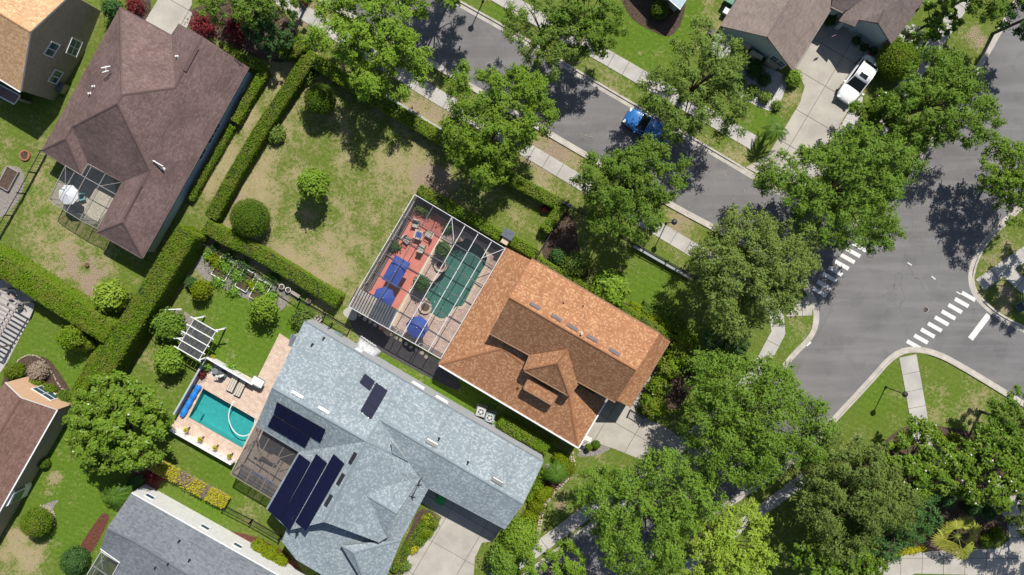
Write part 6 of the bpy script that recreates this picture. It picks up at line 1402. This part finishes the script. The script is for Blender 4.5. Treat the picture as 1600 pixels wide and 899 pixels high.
# ---- trees ----
def tree(label, x, y, r, zc=5.0, mat='leaf_oak', n=25000, ncl=75, flat=.66, L=.235, cr=(.14, .25), gap=.1, group=None, trunk='bark', flowers=0, irr=.14, seed=None, name='tree', low=.25, spray=.6):
    r = r/17.0*(HC-zc)/HC; n = int(n*(r/5.0)**2); c = P(x, y, zc); o3 = np.array([c.x, c.y, zc]); n = int(n*1.6); ncl = int(ncl*1.9); cr = (cr[0]*.66, cr[1]*.7); L = L*.8; t = thing(name, label, 'tree', (c.x, c.y, 0), group)
    g = np.random.default_rng(int(x*7+y*13)); ph = g.uniform(0, 6.28, 4)
    # irregular crown made of separate boughs
    cc, rc = [], []
    while len(cc) < ncl:
        az = g.uniform(0, 2*math.pi); rr = math.sqrt(g.random())
        edge_ = 1+irr*(math.sin(3*az+ph[0])+.7*math.sin(5*az+ph[1])+.5*math.sin(2*az+ph[2]))
        R_ = r*edge_; s = g.uniform(*cr)*r
        top = r*flat*math.sqrt(max(0, 1-(rr*.95)**2)); z = top*g.uniform(.35, 1.05) if g.random() > low else g.uniform(-.45, .3)*r*flat*(1-rr*.4)
        p = np.array([math.cos(az)*rr*(R_-s*.55), math.sin(az)*rr*(R_-s*.55), z+(g.normal(0, .06)*r)])
        if all(np.linalg.norm((p-q)*np.array([1, 1, .7])) > (s+k)*.42 for q, k in zip(cc, rc)) or g.random() < .12: cc.append(p); rc.append(s)
    cc = np.array(cc); rc = np.array(rc); wgt = rc**2; idx = g.choice(ncl, n, p=wgt/wgt.sum())
    sd = nrm(g.normal(size=(ncl, 14, 3))+np.array([0, 0, .45])+nrm(cc)[:, None, :]*.7); k = g.integers(0, 14, n); tt = g.random(n)**.6
    sp_ = cc[idx]+sd[idx, k]*(rc[idx]*1.22*tt)[:, None]+g.normal(0, 1, (n, 3))*(.045+.05*(1-tt))[:, None]
    v = nrm(g.normal(size=(n, 3))); v[:, 2] = np.where((v[:, 2] < -.2), -v[:, 2], v[:, 2]); bl = cc[idx]+v*(rc[idx]*.85*g.random(n)**.33)[:, None]*np.array([1, 1, .75])
    use = g.random(n) < spray; q = np.where(use[:, None], sp_, bl); ref = np.where(use[:, None], sd[idx, k], v)
    q = q[q[:, 2]+zc > .3] if False else q
    vv = cards(q+o3, L, L*.5, up=.2, nref=nrm(ref+np.array([0, 0, .35])), nk=1.5)
    npmesh('crown', vv, 4, mat, t)
    mb = MB(); tr_ = max(.1, r*.038); fork = c-Vector((0, 0, r*flat*.55)); fork.z = max(1.2, fork.z)
    mb.tube((c.x, c.y, 0), fork, tr_*1.35, tr_, 9); lim = g.choice(ncl, min(ncl, 22), replace=False)
    for i in lim:
        e = Vector(cc[i]+o3)-Vector((0, 0, rc[i]*.2)); m_ = fork.lerp(e, .5)+Vector(g.normal(0, .12, 3))*r*.5+Vector((0, 0, .1*r)); mb.tube(fork, m_, tr_*.5, tr_*.28, 6, cap=False); mb.tube(m_, e, tr_*.28, tr_*.08, 5, cap=False)
    mb.build('trunk', trunk, t)
    if flowers:
        fm = MB(); k = 0
        for i in g.permutation(n)[:flowers*3]:
            if ref[i][2] > .2: fm.dome(tuple(q[i]+o3+ref[i]*.1), .085, .07, 6, 2); k += 1
            if k >= flowers: break
        fm.build('flowers', 'flower_white', t, kind='stuff')
    return t
G_ = 'broad street trees'
TR = [
 ('bright green street tree at the top beside the front pavement', 590,60,92,5.4,'leaf_bright',{}),
 ('bright green round tree between the dry lawn and the street', 773,188,88,5.6,'leaf_bright',dict(ncl=85)),
 ('pale sparse tree overhanging the top kerb, left of its denser neighbour', 850,52,66,5.6,'leaf_sparse',dict(n=15000,ncl=40,L=.22)),
 ('fuller green tree beside the sparse one at the top', 915,35,62,5.2,'leaf_oak',dict(ncl=50)),
 ('sparse yellowish tree over the blue car and the upper pavement', 1085,137,85,5.6,'leaf_sparse',dict(n=17000,ncl=62,irr=.2)),
 ('dense green tree on the verge below the blue car', 984,297,80,5.6,'leaf_oak',dict(ncl=80)),
 ('broad olive green tree near the crossing', 1170,420,98,5.8,'leaf_olive',dict(ncl=95,irr=.12)),
 ('large green tree overhanging the road above the shaded crossing', 1313,297,102,5.8,'leaf_oak',dict(ncl=95,irr=.16)),
 ('large dark green tree beside the road in the top right', 1462,163,82,5.4,'leaf_oak',dict(ncl=75)),
 ('small magnolia tree with pale flowers right of the white gravel strip', 1372,190,46,3.4,'leaf_magnolia',dict(flowers=16,L=.3,ncl=32,n=18000)),
 ('green tree cut by the right edge across the road', 1590,280,62,4.6,'leaf_bright',dict()),
 ('huge spreading green tree right of the orange roofed house', 1168,652,112,6.0,'leaf_oak',dict(ncl=120,irr=.1,n=26000)),
 ('huge fresh green tree at the bottom centre over the path', 1011,795,102,6.0,'leaf_oak',dict(ncl=110,irr=.16,n=26000)),
 ('yellow green tree at the bottom edge right of centre', 1130,862,86,5.4,'leaf_yellow',dict(ncl=75,n=20000)),
 ('broad grey olive tree in the lower right garden', 1320,765,96,5.6,'leaf_olive',dict(ncl=95,irr=.16)),
 ('dark grey green tree right of the grey olive one', 1400,805,62,4.4,'leaf_dark',dict(ncl=50)),
 ('glossy magnolia tree with white flowers left of the corner path', 1432,722,66,4.4,'leaf_magnolia',dict(flowers=40,L=.33,ncl=55,n=18000)),
 ('glossy magnolia tree with white flowers right of the corner path', 1537,728,66,4.2,'leaf_magnolia',dict(flowers=26,L=.33,ncl=50,n=15000)),
 ('dark dense tree at the right edge below the lower road', 1580,660,50,4.4,'leaf_oak',dict(ncl=40)),
 ('grey green tree at the right edge beside the pale walk', 1600,745,42,3.8,'leaf_dark',dict(ncl=30)),
 ('magnolia with scattered white flowers at the bottom edge', 1300,862,74,4.2,'leaf_magnolia',dict(flowers=30,L=.33,ncl=55,n=15000)),
 ('dense round magnolia tree with big glossy leaves on the left', 188,660,80,4.0,'leaf_magnolia',dict(flowers=10,L=.33,ncl=95,n=36000,irr=.05,flat=.75,cr=(.13,.22),spray=.35)),
 ('green tree at the bottom edge right of the driveway bush', 870,893,52,4.0,'leaf_bright',dict(ncl=40)),
 ('green tree at the top edge above the dark red shrubs', 385,-12,62,5.2,'leaf_oak',dict(ncl=50,n=18000)),
 ('small green shrubby tree at the top edge left of the street tree', 460,-6,26,3.5,'leaf_oak',dict(ncl=20)),
 ('dense small tree in the shaded verge between driveway and pavement', 425,48,38,3.0,'leaf_dark',dict(ncl=30)),
 ('flowering shrubby tree right of the taupe roofs at the top', 1462,32,36,3.0,'leaf_magnolia',dict(flowers=14,L=.28,ncl=25)),
 ('pale leafed shrub tree between the wing roof and the verge', 1420,60,24,2.2,'leaf_pale',dict(ncl=18,n=9000)),
 ('tree at the top right corner shading the road', 1545,-22,56,6.4,'leaf_oak',dict(ncl=50)),
 ('dark tree beyond the top right corner', 1625,20,55,6.4,'leaf_dark',dict(ncl=40)),
 ('tree at the top edge casting shade on the street', 700,-62,70,7.0,'leaf_bright',dict(ncl=60)),
 ('tree at the right edge shading the corner pavement', 1690,390,60,5.6,'leaf_oak',dict(ncl=50)),
 ('tree at the right edge shading the pale walk', 1655,805,70,5.4,'leaf_olive',dict(ncl=50)),
 ('low leafy tree at the right edge near the upper shaded verge', 1395,170,30,3.0,'leaf_oak',dict(ncl=22)),
 ('dark green understorey tree below the broad olive tree', 1135,540,36,3.4,'leaf_dark',dict(ncl=36)),
]
for lb, x, y, r, zc, mt, kw in TR: tree(lb, x, y, r, zc, mt, group=G_ if r > 50 else None, **kw)

# fallen leaves on kerbs, pavements and beds
def litter(name, spots, mat, n, sz):
    q = []
    for x, y, r in spots:
        c = P(x, y); m_ = int(n*(r/60)**2); a = rng.uniform(0, 2*math.pi, m_); d = (r/17)*rng.random(m_)**.6
        q.append(np.stack([c.x+np.cos(a)*d, c.y+np.sin(a)*d, rng.uniform(.055, .075, m_)], 1))
    return npmesh(name, cards(np.concatenate(q), sz, sz*.6, up=3), 4, mat, kind='stuff')
litter('fallen_leaves', [(640,140,90),(860,230,70),(1000,350,80),(1180,300,70),(1250,430,70),(1420,250,60),(1200,560,60),(1140,720,90),(950,800,90),(1510,390,50),(1100,200,60),(880,110,60),(1580,500,40),(430,30,60)], 'stone', 190, .09)
litter('fallen_leaves', [(660,170,60),(900,260,60),(1060,370,60),(1290,330,80),(1440,330,60),(1180,640,90),(1040,740,80),(1560,420,50),(620,120,50)], 'leaf_gold', 120, .08)
